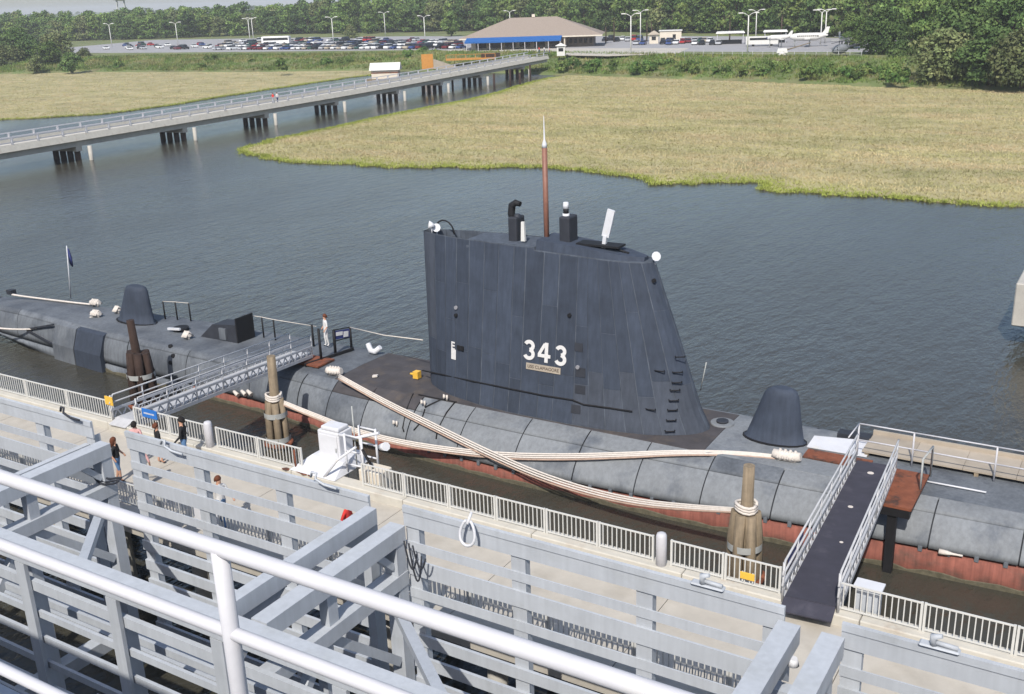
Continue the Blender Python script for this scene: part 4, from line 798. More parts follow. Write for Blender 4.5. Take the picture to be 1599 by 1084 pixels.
# stanchions near the left gangway with lifelines
def stan(px0, py0, h, y=None, r_=.045, mt='black'):
    p = dk(px0, py0); b = MB(); b.tube([(p.x, p.y, 2.3), (p.x, p.y, 2.36+h)], r_, 6); b.build('stanchion', mt, sub); return Vector((p.x, p.y, 2.36+h))
A_ = [stan(x, y, 1.05) for x, y in [(258, 497), (277, 498), (298, 500)]]; b = MB(); b.tube(A_, .02, 4); b.build('lifeline', 'rope', sub)
A_ = [stan(x, y, 1.15) for x, y in [(388, 522), (412, 526), (430, 530)]]+[Y(494, 510, 41.0)]; b = MB(); b.tube(A_, .022, 4); b.build('lifeline', 'rope', sub)
n1 = stan(502, 564, 1.75, r_=.07); n2 = stan(524, 552, 1.3, r_=.08); n3 = stan(549, 543, 1.15, r_=.07); n4 = stan(490, 540, 1.2, r_=.06)
b = MB(); b.tube([n3, n3.lerp(Y(657, 531, AX), .5)+Vector((0, 0, -.1)), Y(660, 531, AX)], .03, 5); b.build('lifeline', 'rope', sub)
b = MB(); b.bar(n2, n3, .05, .05); b.bar(n2-Vector((0, 0, .62)), n3-Vector((0, 0, .55)), .05, .05); b.build('sign_frame', 'black', sub)
b = MB(); c0 = n2.lerp(n3, .5)-Vector((0, 0, .3)); d = (n3-n2).normalized(); b.bar(c0-d*.52, c0+d*.52, .04, .46); sp = b.build('notice_board', 'navy', sub)
b = MB(); b.bar(c0-d*.40+Vector((.02, -.04, .06)), c0+d*.05+Vector((.02, -.04, .06)), .03, .2); b.bar(c0+d*.12+Vector((.02, -.04, -.02)), c0+d*.44+Vector((.02, -.04, -.02)), .03, .3); b.build('notice', 'c_white', sp)
# coaming across the deck by the gangway landing
p = dk(505, 562); q = dk(548, 548); b = MB(); b.bar((p.x-.2, p.y-1.2, 2.42), (q.x, q.y+.2, 2.42), .12, .14); b.build('deck_coaming', 'black', sub)
p = dk(490, 565); b = MB(); b.bx(p.x-1.2, p.x+.9, p.y-.7, p.y+.6, 2.38, 2.46); b.build('landing_plate', 'rust', sub)
# cleats wrapped in white rope
def cleat(px, py, ln, ang, label=None, par=sub, fat=.17):
    p = dk(px, py, .05); d = Vector((math.cos(ang), math.sin(ang), 0)); b = MB(); pts = [p-d*ln+Vector((0, 0, .16)), p-d*ln*.4+Vector((0, 0, .1)), p+d*ln*.4+Vector((0, 0, .1)), p+d*ln+Vector((0, 0, .16))]; b.tube(pts, [fat, fat*1.25, fat*1.25, fat], 9); b.tube([p-d*ln*.5+Vector((0, 0, -.1)), p-d*ln*.5+Vector((0, 0, .1))], fat*.8, 8); b.tube([p+d*ln*.5+Vector((0, 0, -.1)), p+d*ln*.5+Vector((0, 0, .1))], fat*.8, 8)
    for k in range(4): t = -.55+k*.36; b.tube([p+d*ln*t+Vector((0, -.22, .05)), p+d*ln*t+Vector((.05, 0, .34)), p+d*ln*t+Vector((.1, .24, .05))], .07, 6)
    b.build('cleat', 'rope', par); return p
c1 = cleat(522, 583, .42, .2); c2 = cleat(1228, 716, .55, .05); c3 = cleat(149, 476, .4, .1, fat=.12); c4 = cleat(150, 493, .36, .1, fat=.12); cleat(183, 487, .2, .1, fat=.09); cleat(292, 527, .25, .1, fat=.1)
p = dk(583, 552); b = MB(); b.tube([p+Vector((-.4, .1, .45)), p+Vector((-.15, 0, .12)), p+Vector((.15, 0, .12)), p+Vector((.45, .05, .4))], [.14, .16, .16, .13], 8); b.build('mooring_chock', 'white', sub)
# floodlights, cables on the hull
def hp_(px, py):
    best = None
    for t in np.linspace(0, math.pi/2, 60):
        x = -30.
        for _ in range(3): y = hull_pt(x, t, -1).y; x = Y(px, py, y).x
        e = abs(Y(px, py, hull_pt(x, t, -1).y).z-hull_pt(x, t, -1).z)
        if best is None or e < best[0]: best = (e, hull_pt(x, t, -1, .06))
    return best[1]
for px, py in [(697, 604), (664, 636), (621, 666)]:
    p = hp_(px, py); b = MB(); b.tube([p+Vector((-.05, -.05, .2)), p+Vector((-.14, -.10, .20))], [.07, .12], 9); b.tube([p, p+Vector((0, 0, .25))], .05, 6); b.build('floodlight', 'rope', sub)
for pts in ([(652, 590), (672, 612), (690, 622), (712, 616)], [(697, 607), (690, 625), (672, 634), (664, 638)], [(645, 612), (636, 640), (630, 668), (632, 675)], [(710, 616), (698, 645), (684, 672), (682, 685)], [(664, 640), (658, 660), (647, 672)]):
    b = MB(); b.tube([hp_(*q) for q in pts], .035, 5); b.build('cable', 'black', sub)
p = dk(653, 584, .2); b = MB(); b.box((p.x, p.y-.1, p.z), (.3, .3, .35)); b.tube([(p.x-.15, p.y-.1, p.z), (p.x-.4, p.y-.1, p.z-.02)], .06, 6); b.build('junction_box', 'yellow', sub)
p = dk(585, 589); b = MB(); b.bar((p.x-.12, p.y, p.z+.03), (p.x+.12, p.y+.1, p.z+.06), .2, .08); b.build('deck_lamp', 'rope', sub)
# stern guard plates on the side
for (xa, xb, nm, mt) in ((-55.6, -53.4, 'stern_guard', 'hull2'), (-53.3, -50.7, 'stern_guard', 'sail')):
    b = MB(); o_ = .32
    rg = []
    for x in (xa, xb):
        rg.append([hull_pt(x, R(80), -1, .02), hull_pt(x, R(55), -1, o_*.6), hull_pt(x, R(15), -1, o_)+Vector((.0, 0, -.1)), hull_pt(x, 0, -1, o_)+Vector((0, 0, -.75)), hull_pt(x, 0, -1, .05)+Vector((0, .1, -.75)), hull_pt(x, R(55), -1, -.1)])
    b.loft(rg, smooth=False); b.build(nm, mt, sub)
b = MB(); b.bar(hull_pt(-55.6, R(50), -1, .3), hull_pt(-58.6, R(25), -1, .15), .1, .1); b.bar(hull_pt(-55.6, R(10), -1, .3), hull_pt(-58.6, R(22), -1, .15), .1, .1); b.build('guard_strut', 'darksteel', sub)
# stern fitting + flagstaff with furled flag
p = Z(110, 462, 2.35); q = Y(104, 384, p.y); b = MB(); b.tube([(p.x, p.y, 2.2), (q.x, p.y, q.z)], [.04, .03], 6); fs_ = b.build('flagstaff', 'white', sub)
b = MB(); z_ = q.z-.15; b.loft([[(q.x+.04, p.y-.02, z_), (q.x+.12, p.y-.03, z_-.1), (q.x+.1, p.y+.05, z_-.05)], [(q.x+.05, p.y-.05, z_-.5), (q.x+.3, p.y-.06, z_-.7), (q.x+.2, p.y+.1, z_-.6)], [(q.x+.03, p.y-.04, z_-1.0), (q.x+.28, p.y-.05, z_-1.25), (q.x+.2, p.y+.1, z_-1.15)]]); b.build('furled_flag', 'navy', fs_)
p = Z(18, 458, 2.1); b = MB(); b.box((p.x, p.y, 2.2), (.5, .4, .3)); b.build('stern_chock', 'darksteel', sub)
# hull rings / holes on the stern flank
for px, py in [(266, 543), (271, 557), (267, 567)]: p = hp_(px, py); b = MB(); b.tube([p+Vector((0, .1, 0)), p+Vector((0, -.03, .02))], .12, 8); b.build('hull_port', 'black', sub)
# white painted panel, rusty deck patch near the foredeck
p = dk(1262, 697); q = dk(1320, 704); b = MB(); b.add([(p.x, p.y-.2, 2.40), (q.x+.9, q.y-.35, 2.40), (q.x+.9, q.y+1.15, 2.47), (p.x, p.y+.85, 2.47), (p.x, p.y-.2, 2.43), (q.x+.9, q.y-.35, 2.43), (q.x+.9, q.y+1.15, 2.5), (p.x, p.y+.85, 2.5)], [(3, 2, 1, 0), (4, 5, 6, 7), (0, 1, 5, 4), (1, 2, 6, 5), (2, 3, 7, 6), (3, 0, 4, 7)]); b.build('white_deck_panel', 'white', sub)
b = MB(); b.bx(p.x+.1, q.x+1.2, p.y-1.15, p.y-.3, 2.36, 2.41); b.build('rusty_deck_patch', 'rust', sub)
b = MB(); b.bx(p.x+.8, q.x+.7, p.y+1.3, p.y+1.8, 2.3, 2.6); b.build('deck_locker', 'darksteel', sub)
# timber walkway on the bow with white rails
wx0, wx1, wy0, wy1 = -8.3, 12., 38.95, 40.75; n = 11
for i in range(n):
    x0 = wx0+(wx1-wx0)*i/n; x1 = wx0+(wx1-wx0)*(i+1)/n-.012
    for (y0, y1) in ((wy0, 39.85), (39.862, wy1)): b = MB(); b.bx(x0, x1, y0, y1, 2.52+.004*((i*3) % 4), 2.60); b.build('walkway_panel', 'plywood', sub)
b = MB(); b.bx(wx0, wx1, wy1+.01, wy1+.12, 2.3, 2.75); b.build('walkway_kerb', 'plywood', sub)
for i in range(6): b = MB(); x = wx0+.1+i*4; b.bx(x, x+.15, wy0, wy1, 2.0, 2.51); b.build('walkway_bearer', 'timber', sub)
def railing(pts, h, nm='guard_rail', mt='rail', mid=True, base=2.6):
    for p in pts: b = MB(); b.tube([p, p+Vector((0, 0, h))], .035, 6); b.build('rail_post', mt, sub)
    for z in ([h, h*.52] if mid else [h]):
        for a, c in zip(pts[:-1], pts[1:]): b = MB(); b.tube([a+Vector((0, 0, z)), c+Vector((0, 0, z))], .03, 6); b.build(nm, mt, sub)
railing([Vector((x, 38.8, 2.34)) for x in (-8.45, -6.4, -3.5, -.5, 2.5)], 1.42); b = MB(); b.tube([(-8.45, 38.8, 3.76), (-8.45, 37.2, 3.8)], .03, 6); b.build('guard_rail', 'rail', sub)
b = MB(); p = dk(1422, 770); 
p0 = Z(1438, 750, 2.42); p1 = Z(1540, 769, 2.42); b = MB(); b.tube([p0, p1], .035, 6); b.build('boat_hook', 'white', sub)
# rusty landing stage under the forward gangway
b = MB(); b.bx(-7.2, -5.55, 34.5, 37.6, 2.62, 2.72); st = b.build('landing_stage', 'rust', sub)
b = MB(); b.bx(-6.35, -6.05, 34.6, 34.9, -.4, 2.6); b.build('stage_leg', 'black', sub); b = MB(); b.bx(-7.15, -5.6, 34.52, 34.75, 2.3, 2.615); b.build('stage_beam', 'black', sub)
b = MB(); b.tube([(-5.6, 36.2, 2.7), (-5.6, 36.2, 3.9), (-5.5, 37.5, 3.9), (-5.5, 37.5, 2.7)], .04, 6); b.build('stage_rail', 'band', sub)
# frayed line hanging from the bow flank
pts = [hp_(x, y)+Vector((0, -.05, 0)) for x, y in [(1466, 868), (1478, 872), (1486, 880), (1492, 890), (1500, 902)]]; b = MB(); b.tube(pts, [.11, .09, .05, .04, .04], 6); b.build('frayed_line', 'rope', sub)
for px in (372, 384, 393): p = hp_(px, 612); b = MB(); b.tube([p+Vector((-.2, -.05, .05)), p+Vector((.15, -.12, -.1))], [.08, .12], 8); b.build('white_fitting', 'rope', sub)
# ================================================================== PIER
PZ = 3.8
pier = MB(); n = 12
pr_ = MB(); pr_.bx(-75, 30, 20, 25.2, 3.1, 3.6); tag(pr_.build('pier', 'concrete'), kind='structure')
for i in range(21):
    x0 = -75+5*i; b = MB(); b.bx(x0+.012, x0+4.988, 20.0, 24.7, 3.6, PZ); b.build('deck_slab', 'concrete', bpy.data.objects['pier'])
for i in range(21):
    x0 = -75+5*i; b = MB(); b.bx(x0+.01, x0+4.99, 24.702, 25.25, 3.3, 4.12); bevel(b.build('kerb', 'kerb', bpy.data.objects['pier']), .03)
for i in range(26):
    for y in (21, 24.2): b = MB(); x = -74+4*i; b.tube([(x, y, -2), (x, y, 3.1)], .3, 8); b.build('pier_pile', 'stone', bpy.data.objects['pier'])
FY = 25.0; FZ0, FZ1 = 4.16, 4.95
pk = MB(); pk.box((0, 0, 0), (.028, .028, FZ1-FZ0-.08)); PK = pk.mesh('picket'); PK.materials.append(M['fence'])
fp = MB(); fp.box((0, 0, 0), (.062, .062, FZ1-4.12+.02)); FP = fp.mesh('post'); FP.materials.append(M['fence'])
def picket_panel(x0, x1, label, group, y=FY, z0=FZ0, z1=FZ1, joined=False):
    r = T('picket_fence_panel', label, 'fence panel', ((x0+x1)/2, y, 4.12), 0, group)
    for z in (z0+.02, z1-.02): b = MB(); b.bx(x0+.031, x1-.031, y-.022, y+.022, z-.02, z+.02); b.build('rail', 'fence', r)
    for x in (x0, x1):
        o = bpy.data.objects.new('post', FP); COL.objects.link(o); o.parent = r; o.location = (x-r.location.x+(.04 if x == x0 else -.04), 0, (FZ1-4.12)/2)
    k = int((x1-x0)/.148); b = MB()
    for i in range(1, k):
        x = x0+(x1-x0)*i/k
        if joined: b.box((x, y, (z0+z1)/2), (.028, .028, z1-z0-.08))
        else: o = bpy.data.objects.new('picket', PK); COL.objects.link(o); o.parent = r; o.location = (x-r.location.x, 0, (z0+z1)/2-4.12)
    if joined: tag(b.build('pickets', 'fence', r), kind='stuff')
def run(xa, xb, n, lab, grp, **k):
    for i in range(n): picket_panel(xa+(xb-xa)*i/n, xa+(xb-xa)*(i+1)/n-.004, lab.format(ORD[min(i, 17)]), grp, **k)
gL = (Z(200, 652, 4.12).x, Z(216, 655, 4.12).x)
XG0, XG1 = -35.0, -33.6
run(XG0-11.2, XG0, 4, '{} white picket panel counted from left to the left gangway', 'pier fence left of the left gangway')
XB1 = Z(335, 694, 4.12).x; run(XG1, XB1-.25, 2, '{} white picket panel between the left gangway and white post', 'pier fence by the blue sign')
XM0 = Z(476, 732, 4.12).x; XM1 = Z(562, 760, 4.12).x; run(XB1+.3, XM0, 2, '{} white picket panel from the white post towards the white cabinet', 'pier fence left of the cabinet')
XB2 = Z(1030, 884, 4.12).x; run(XM1, XB2-.25, 6, '{} white picket panel right of the white cabinet', 'pier fence right of the cabinet')
XR0 = Z(1218, 930, 4.12).x; XR1 = Z(1304, 955, 4.12).x; run(XB2+.25, XR0, 2, '{} white picket panel between second white post and right gangway', 'pier fence by the right gangway')
run(XR1, XR1+13, 6, '{} white picket panel right of the right gangway', 'pier fence right of the right gangway')
run(-46, -2, 18, '{} white picket panel from the left along the inner pier edge', 'inner pier fence', y=20.12, joined=True)
for X_, lab in ((XB1, 'left white round bollard post in the pier fence'), (XB2, 'right white round bollard post in the pier fence')):
    b = MB(); b.tube([(X_, FY-.08, 3.8), (X_, FY-.08, 5.05), (X_, FY-.08, 5.13), (X_, FY-.08, 5.16)], [.16, .16, .13, .05], 12); tag(b.build('bollard_post', 'rail', loc=(X_, FY, 3.8)), lab, 'post', 'white fence bollards')
def signboard(px0, py0, px1, py1, mt, label, y=FY-.06, letters=None):
    a = Y(px0, py0, y); c = Y(px1, py1, y); r = T('sign', label, 'sign', ((a.x+c.x)/2, y, c.z)); b = MB(); b.bx(a.x, c.x, y-.02, y+.02, c.z, a.z); bevel(b.build('panel', mt, r), .006)
    for x in (a.x+.06, c.x-.06): b = MB(); b.bx(x-.02, x+.02, y+.022, y+.05, c.z-.1, a.z); b.build('bracket', 'fence', r)
    if letters:
        b = MB(); w_ = c.x-a.x; h = a.z-c.z
        for i in range(letters): x = a.x+w_*(.14+.72*i/letters); b.bx(x, x+w_*.72/letters*.62, y-.026, y-.0205, c.z+h*.42, c.z+h*.60)
        b.build('lettering', 'c_white', r)
    return r
signboard(163, 618, 177, 634, 'yellow', 'small yellow notice on the pier fence left of the gangway')
signboard(221, 637, 246, 656, 'blue', 'blue sign with a line of white lettering on the pier fence', letters=9)
signboard(1156, 892, 1178, 908, 'yellow', 'small yellow notice on the pier fence by the right gangway')

# white electrical cabinet and its frame
c = Z(517, 728, 4.1); cb = T('service_cabinet', 'tall white service cabinet on a white sloped plinth beside the pier fence', 'cabinet', (c.x, 25.6, 3.8))
b = MB(); b.bx(c.x-.55, c.x+.45, 25.75, 26.5, 3.9, 5.42); bevel(b.build('body', 'white', cb), .04, 2); b = MB(); b.bx(c.x-.42, c.x+.40, 25.8, 26.4, 5.423, 5.58); bevel(b.build('cap', 'white', cb), .05, 2)
b = MB(); b.bx(c.x-.45, c.x+.36, 25.72, 25.745, 4.1, 5.3); bevel(b.build('door', 'white', cb), .012); b = MB(); b.bx(c.x+.28, c.x+.34, 25.69, 25.718, 4.7, 4.85); b.build('handle', 'band', cb)
b = MB(); b.add([(c.x-1.1, 24.72, 4.14), (c.x+1.0, 24.72, 4.14), (c.x+1.0, 26.7, 4.14), (c.x-1.1, 26.7, 4.14), (c.x-.7, 25.5, 4.5), (c.x+.8, 25.5, 4.5), (c.x+.8, 26.6, 4.5), (c.x-.7, 26.6, 4.5)], [(3, 2, 1, 0), (4, 5, 6, 7), (0, 1, 5, 4), (1, 2, 6, 5), (2, 3, 7, 6), (3, 0, 4, 7)]); b.build('plinth', 'white', cb)
fr = T('cable_rack', 'white tubular ladder frame with cables right of the service cabinet', 'rack', (c.x+1.1, 25.6, 3.8)); x = c.x+.95
for dx, dy in ((0, 0), (.75, 0), (0, .8), (.75, .8)): b = MB(); b.tube([(x+dx, 25.5+dy, 3.9), (x+dx, 25.5+dy, 5.65)], .045, 6); b.build('upright', 'white', fr)
for z in (4.5, 5.0, 5.6): [MB().tube([(x, yq, z), (x+.75, yq, z)], .035, 6).build('rung', 'white', fr) for yq in (25.5, 26.3)]
b = MB(); b.tube([(x-.35, 25.6, 5.5), (x+.3, 25.7, 5.45), (x+1.25, 25.9, 5.75)], .06, 6); b.build('boom', 'white', fr)
b = MB(); b.tube([(x+.2, 25.8, 3.9), (x+.2, 25.8, 6.6)], .025, 6); b.build('aerial', 'band', fr)
b = MB(); b.tube([(x+.75, 25.5, 5.2), (x+1.1, 25.6, 4.5), (x+.85, 25.6, 4.2), (x+1.3, 25.8, 4.4)], .05, 6); b.build('hose', 'black', fr)
b = MB(); b.tube([(x+1.25, 25.95, 5.2), (x+1.6, 25.8, 5.35)], [.12, .16], 8); b.build('floodlight', 'white', fr)
b = MB(); b.tube([(x-.5, 24.8, 4.13), (x+.05, 24.95, 4.85), (x+.75, 25.2, 5.4)], .05, 6); b.build('brace', 'white', fr)
b = MB(); b.tube([(c.x-.95, 24.9, 4.13), (c.x-1.0, 24.95, 4.85)], .035, 6); tag(b.build('rusty_post', 'rust', loc=(c.x-.95, 24.9, 4.13)), 'thin rusty red post left of the white cabinet', 'post')
c2_ = Y(588, 752, 25.7); b = MB(); b.bx(c2_.x-.45, c2_.x+.5, 25.3, 26.0, 3.7, 4.5); bevel(b.build('meter_box', 'cream', loc=(c2_.x, 25.7, 3.7)), .03); o = bpy.data.objects['meter_box']; tag(o, 'low cream box behind the fence right of the white cabinet', 'box')
c2_ = Y(1352, 960, 25.4); r = T('junction_cabinet', 'pale grey junction cabinet behind the fence right of the right gangway', 'cabinet', (c2_.x, 25.4, 3.9)); b = MB(); b.bx(c2_.x-.3, c2_.x+.32, 25.3, 25.7, 3.7, 4.72); bevel(b.build('body', 'haze', r), .02); b = MB(); b.bx(c2_.x-.36, c2_.x+.38, 25.26, 25.74, 4.725, 4.78); b.build('lid', 'white', r)

# ================================================================== GANGWAYS
def gangway(a, c, wdt, label, tread, side, hr, truss, over=0.):
    a = Vector(a); c = Vector(c); d = c-a; L_ = d.length; u = d.normalized(); nrm = Vector((-u.y, u.x, 0)).normalized(); r = T('gangway', label, 'gangway', a)
    b = MB(); b.bar(a, c, wdt, .09); b.build('tread', tread, r)
    for s in (-1, 1):
        o = nrm*s*(wdt/2+.06); sd_ = side
        for z0, hh, nm in ((-.12, .16, 'bottom_chord'), (.38, .1, 'mid_chord')):
            b = MB(); b.bar(a+o+Vector((0, 0, z0)), c+o+Vector((0, 0, z0)), .07, hh); b.build(nm, sd_, r)
        n = int(L_/.55)
        b = MB()
        for i in range(n):
            p = a.lerp(c, i/n)+o; q = a.lerp(c, (i+.5)/n)+o; w_ = a.lerp(c, (i+1)/n)+o
            b.bar(p+Vector((0, 0, -.05)), q+Vector((0, 0, .34)), .035, .05); b.bar(q+Vector((0, 0, .34)), w_+Vector((0, 0, -.05)), .035, .05)
        b.build('lattice', sd_, r)
        m_ = 7
        for i in range(m_+1): b = MB(); p = a.lerp(c, i/m_)+o; b.tube([p+Vector((0, 0, -.15)), p+Vector((0, 0, hr))], .036, 6); b.build('post', sd_, r)
        for z in (hr, hr*.68): b = MB(); b.tube([a+o-u*.1+Vector((0, 0, z-.35)), a+o+u*.15+Vector((0, 0, z)), c+o+Vector((0, 0, z)), c+o+u*over+Vector((0, 0, z))], .034, 6); b.build('handrail', sd_, r)
    return r, u, nrm
gl, u, nn = gangway((-34.3, 25.1, 4.2), (-36.7, 38.0, 2.72), 1.15, 'grey aluminium gangway with lattice sides by the blue sign', 'gang', 'gang', 1.0, True)
b = MB(); b.bar((-34.28, 24.62, 4.1), (-34.3, 25.1, 4.26), .95, .04); b.build('foot_ramp', 'gang', gl)
gr_, u, nn = gangway((-6.32, 24.75, 4.25), (-7.45, 37.4, 2.82), 1.34, 'white gangway with dark treads right of the sail', 'tread', 'gang', 1.05, True, over=.2)
b = MB(); b.bar((-6.28, 24.2, 4.14), (-6.32, 24.74, 4.26), 1.36, .05); b.build('foot_ramp', 'tread', gr_)
b = MB(); o = nn*(.67+.1); A = Vector((-6.32, 24.75, 4.25)).lerp(Vector((-7.45, 37.4, 2.82)), .06); B_ = Vector((-6.32, 24.75, 4.25)).lerp(Vector((-7.45, 37.4, 2.82)), .22); b.bar(A+o+Vector((0, 0, .72)), B_+o+Vector((0, 0, .72)), .03, .42); b.build('blue_board', 'navy', gr_)
for i, (t, s_) in enumerate(((.35, -.1), (.6, .12), (.9, 0))):
    p = Vector((-6.32, 24.75, 4.3)).lerp(Vector((-7.45, 37.4, 2.87)), t)+nn*s_; b = MB(); b.tube([p, p+Vector((0, 0, .008))], .06+.03*i, 8); b.build('paint_splash', 'rope', gr_)

# ================================================================== MOORING DOLPHINS
def dolphin(px, ytop_c, py_top, ybase, rad, mt, label, tilt=(0, 0), tall=(0, 0), bands=(.4,)):
    yy = ybase; ct = Y(px[0], ytop_c, yy); pt = Y(px[1], py_top, yy); x0 = ct.x; r = T('mooring_dolphin', label, 'mooring pile', (x0, yy, 0)); zc = ct.z
    for i in range(6):
        a = i*math.pi/3+.3; b = MB(); k = 1.0; b.tube([(x0+math.cos(a)*rad*1.05, yy+math.sin(a)*rad*1.05, -1.5), (x0+math.cos(a)*rad*.95, yy+math.sin(a)*rad*.95, zc*.6), (x0+math.cos(a)*rad*.72, yy+math.sin(a)*rad*.72, zc+random.uniform(-.12, .1))], [.27*rad/.6, .25*rad/.6, .24*rad/.6], 9); b.build('pile', mt, r)
    b = MB(); b.tube([(x0, yy, -1), (x0+(pt.x-x0)*.4, yy, zc*.8), (pt.x, yy, pt.z)], [.26, .24, .2], 10); b.build('tall_pile', mt, r)
    for f_ in bands:
        z = zc*f_; rr = rad*(1.03-.2*f_)+.25*rad/.6; b = MB(); b.loft([[(x0+rr*math.cos(t), yy+rr*math.sin(t), z-.13+.26*k_) for t in np.linspace(0, 2*math.pi, 18, endpoint=False)] for k_ in (0, 1)], cap=False); b.build('band', 'band', r)
    b = MB(); b.tube([(x0+math.cos(t)*(rad*1.45), yy+math.sin(t)*(rad*1.45), .28+.05*math.sin(3*t)) for t in np.linspace(0, 2*math.pi, 13)], .12, 6); b.build('tide_growth', 'rust', r)
    return x0, yy, zc, pt
d1 = dolphin((215, 203), 551, 500, 33.4, .55, 'creosote', 'blackened timber mooring dolphin beside the stern', bands=(.62,))
d2 = dolphin((428, 423), 624, 556, 32.8, .42, 'timber', 'slim brown timber mooring dolphin left of the cabinet', bands=(.72, .22))
d3 = dolphin((1165, 1170), 797, 727, 31.6, .46, 'timber', 'pale brown timber mooring dolphin left of the right gangway', bands=(.55,))

# ================================================================== MOORING LINES
def line(a, c, sag, n, spread, label, mats, rad=.05, group=None):
    a = Vector(a); c = Vector(c); r = T('mooring_line', label, 'rope', a, 0, group)
    for k in range(n):
        o0 = Vector((0, 0, (k-(n-1)/2)*spread*.4)); pts = []; sg = sag*(1+.10*(k-(n-1)/2))
        for i in range(25):
            t = i/24; p = a.lerp(c, t)+o0*(1-t)+Vector((0, 0, (k-(n-1)/2)*spread*(math.sin(math.pi*t))))+Vector((0, -.05*k, -sg*4*t*(1-t))); pts.append(p)
        b = MB(); b.tube(pts, rad, 7); b.build('strand', mats[k % len(mats)], r)
    return r
da = Vector((d2[0]+.2, d2[1]+.2, d2[2]+.15)); db = Vector((d3[0]-.2, d3[1]+.3, d3[2]+.1))
def pxline(path, y0, y1, n, sp, label, mats, rad=.05):
    P = [Vector((a, b_, 0)) for a, b_ in path]; st = []
    for k in range(n):
        pts = []; L_ = len(P)
        for i in range((L_-1)*4+1):
            f = i/4; a = min(int(f), L_-2); t = f-a; q = []
            p0, p1, p2, p3 = P[max(a-1, 0)], P[a], P[a+1], P[min(a+2, L_-1)]
            q = .5*((2*p1)+(p2-p0)*t+(2*p0-5*p1+4*p2-p3)*t*t+(3*p1-p0-3*p2+p3)*t**3)
            g_ = (q.x-P[0].x)/(P[-1].x-P[0].x); py = q.y+(k-(n-1)/2)*sp*(.35+.65*math.sin(math.pi*min(1, g_*.85+.1))); y = y0+(y1-y0)*g_
            for t_ in np.linspace(0, math.pi/2, 50):
                h = hull_pt(Y(q.x, py, y).x, t_, -1); c_ = Y(q.x, py, h.y)
                if c_.z <= h.z+.06: y = min(y, h.y-.10)
            pts.append(Y(q.x, py, y)+Vector((0, -.03*k, 0)))
        st.append(pts)
    r = T('mooring_line', label, 'rope', st[0][0])
    for k, pts in enumerate(st): b = MB(); b.tube(pts, rad, 7); b.build('strand', mats[k % len(mats)], r)
pxline([(427, 622), (490, 648), (560, 674), (650, 695), (760, 709), (860, 713), (960, 711), (1060, 707), (1150, 708), (1222, 714)], 32.9, 37.35, 4, 2.6, 'white mooring lines from the slim dolphin to the foredeck cleat', ['rope', 'rope', 'rope', 'rope_shade'], .038)
pxline([(530, 588), (600, 627), (680, 667), (760, 706), (840, 741), (920, 767), (1000, 784), (1080, 792), (1163, 797)], 36.2, 31.75, 4, 3.3, 'white mooring lines from the after deck cleat to pale dolphin', ['rope', 'rope', 'rope', 'rope_shade'], .038)
line(c3, Z(20, 460, 2.45), .05, 2, .05, 'white stern line along the far edge of the stern', ['rope'], .06)
line(c4, Z(-30, 505, 1.6)+Vector((0, -.3, 0)), .55, 2, .05, 'slack white stern line sagging over the side', ['rope'], .05)
for D in (d2, d3):
    b = MB()
    for k in range(3): b.tube([(D[0]+.36*math.cos(t), D[1]+.36*math.sin(t), D[2]+.06+.1*k+.04*math.sin(t*2)) for t in np.linspace(0, 2*math.pi, 14)], .06, 6)
    tag(b.build('rope_coil', 'rope', loc=(D[0], D[1], D[2])), 'white rope turns around the '+('slim' if D is d2 else 'pale')+' dolphin', 'rope')

# ================================================================== FOREGROUND STEEL FRAMEWORK OF THE SHIP
YA = 17.0
SL = [(8.45, 8.98, .05), (7.83, 8.06, .03), (7.19, 7.60, .05), (6.57, 6.82, .03), (5.95, 6.33, .05), (5.30, 5.60, .08), (4.66, 4.97, .08), (4.0, 4.35, .08), (3.3, 3.65, .08), (2.5, 2.9, .08)]
def screen(x0, x1, posts, label):
    r = T('slat_screen', label, 'screen', ((x0+x1)/2, YA, 2.4))
    for j, (z0, z1, d_) in enumerate(SL):
        b = MB(); b.bx(x0, x1, YA-d_, YA, z0, z1)
        if j == 0: b.bx(x0+.002, x1-.002, YA-d_-.03, YA-d_-.002, z1-.16, z1-.01)
        o = b.build('slat', 'haze', r)
    for x in posts: b = MB(); b.bx(x-.20, x+.16, YA+.003, YA+.03, 2.3, 8.55); b.bx(x+.10, x+.15, YA+.032, YA+.22, 2.3, 8.5); b.build('post', 'haze', r)
screen(-36, -24.75, (-33.3, -30.3, -27.3, -24.95), 'grey slatted steel screen at the far left of the framework')
screen(-23.3, -14.72, (-23.1, -20.55, -17.6, -14.9), 'grey slatted steel screen left of the middle cross frames')
screen(-13.72, -4.78, (-13.5, -10.65, -7.65, -5.0), 'grey slatted steel screen between middle cross frames and right gangway')
screen(-3.72, 6, (-3.5, -.6, 2.3, 5.5), 'grey slatted steel screen right of the right gangway')
YB = 12.1
def ibeam(b, p, q, w_, h): b.bar(p, q, w_, h)
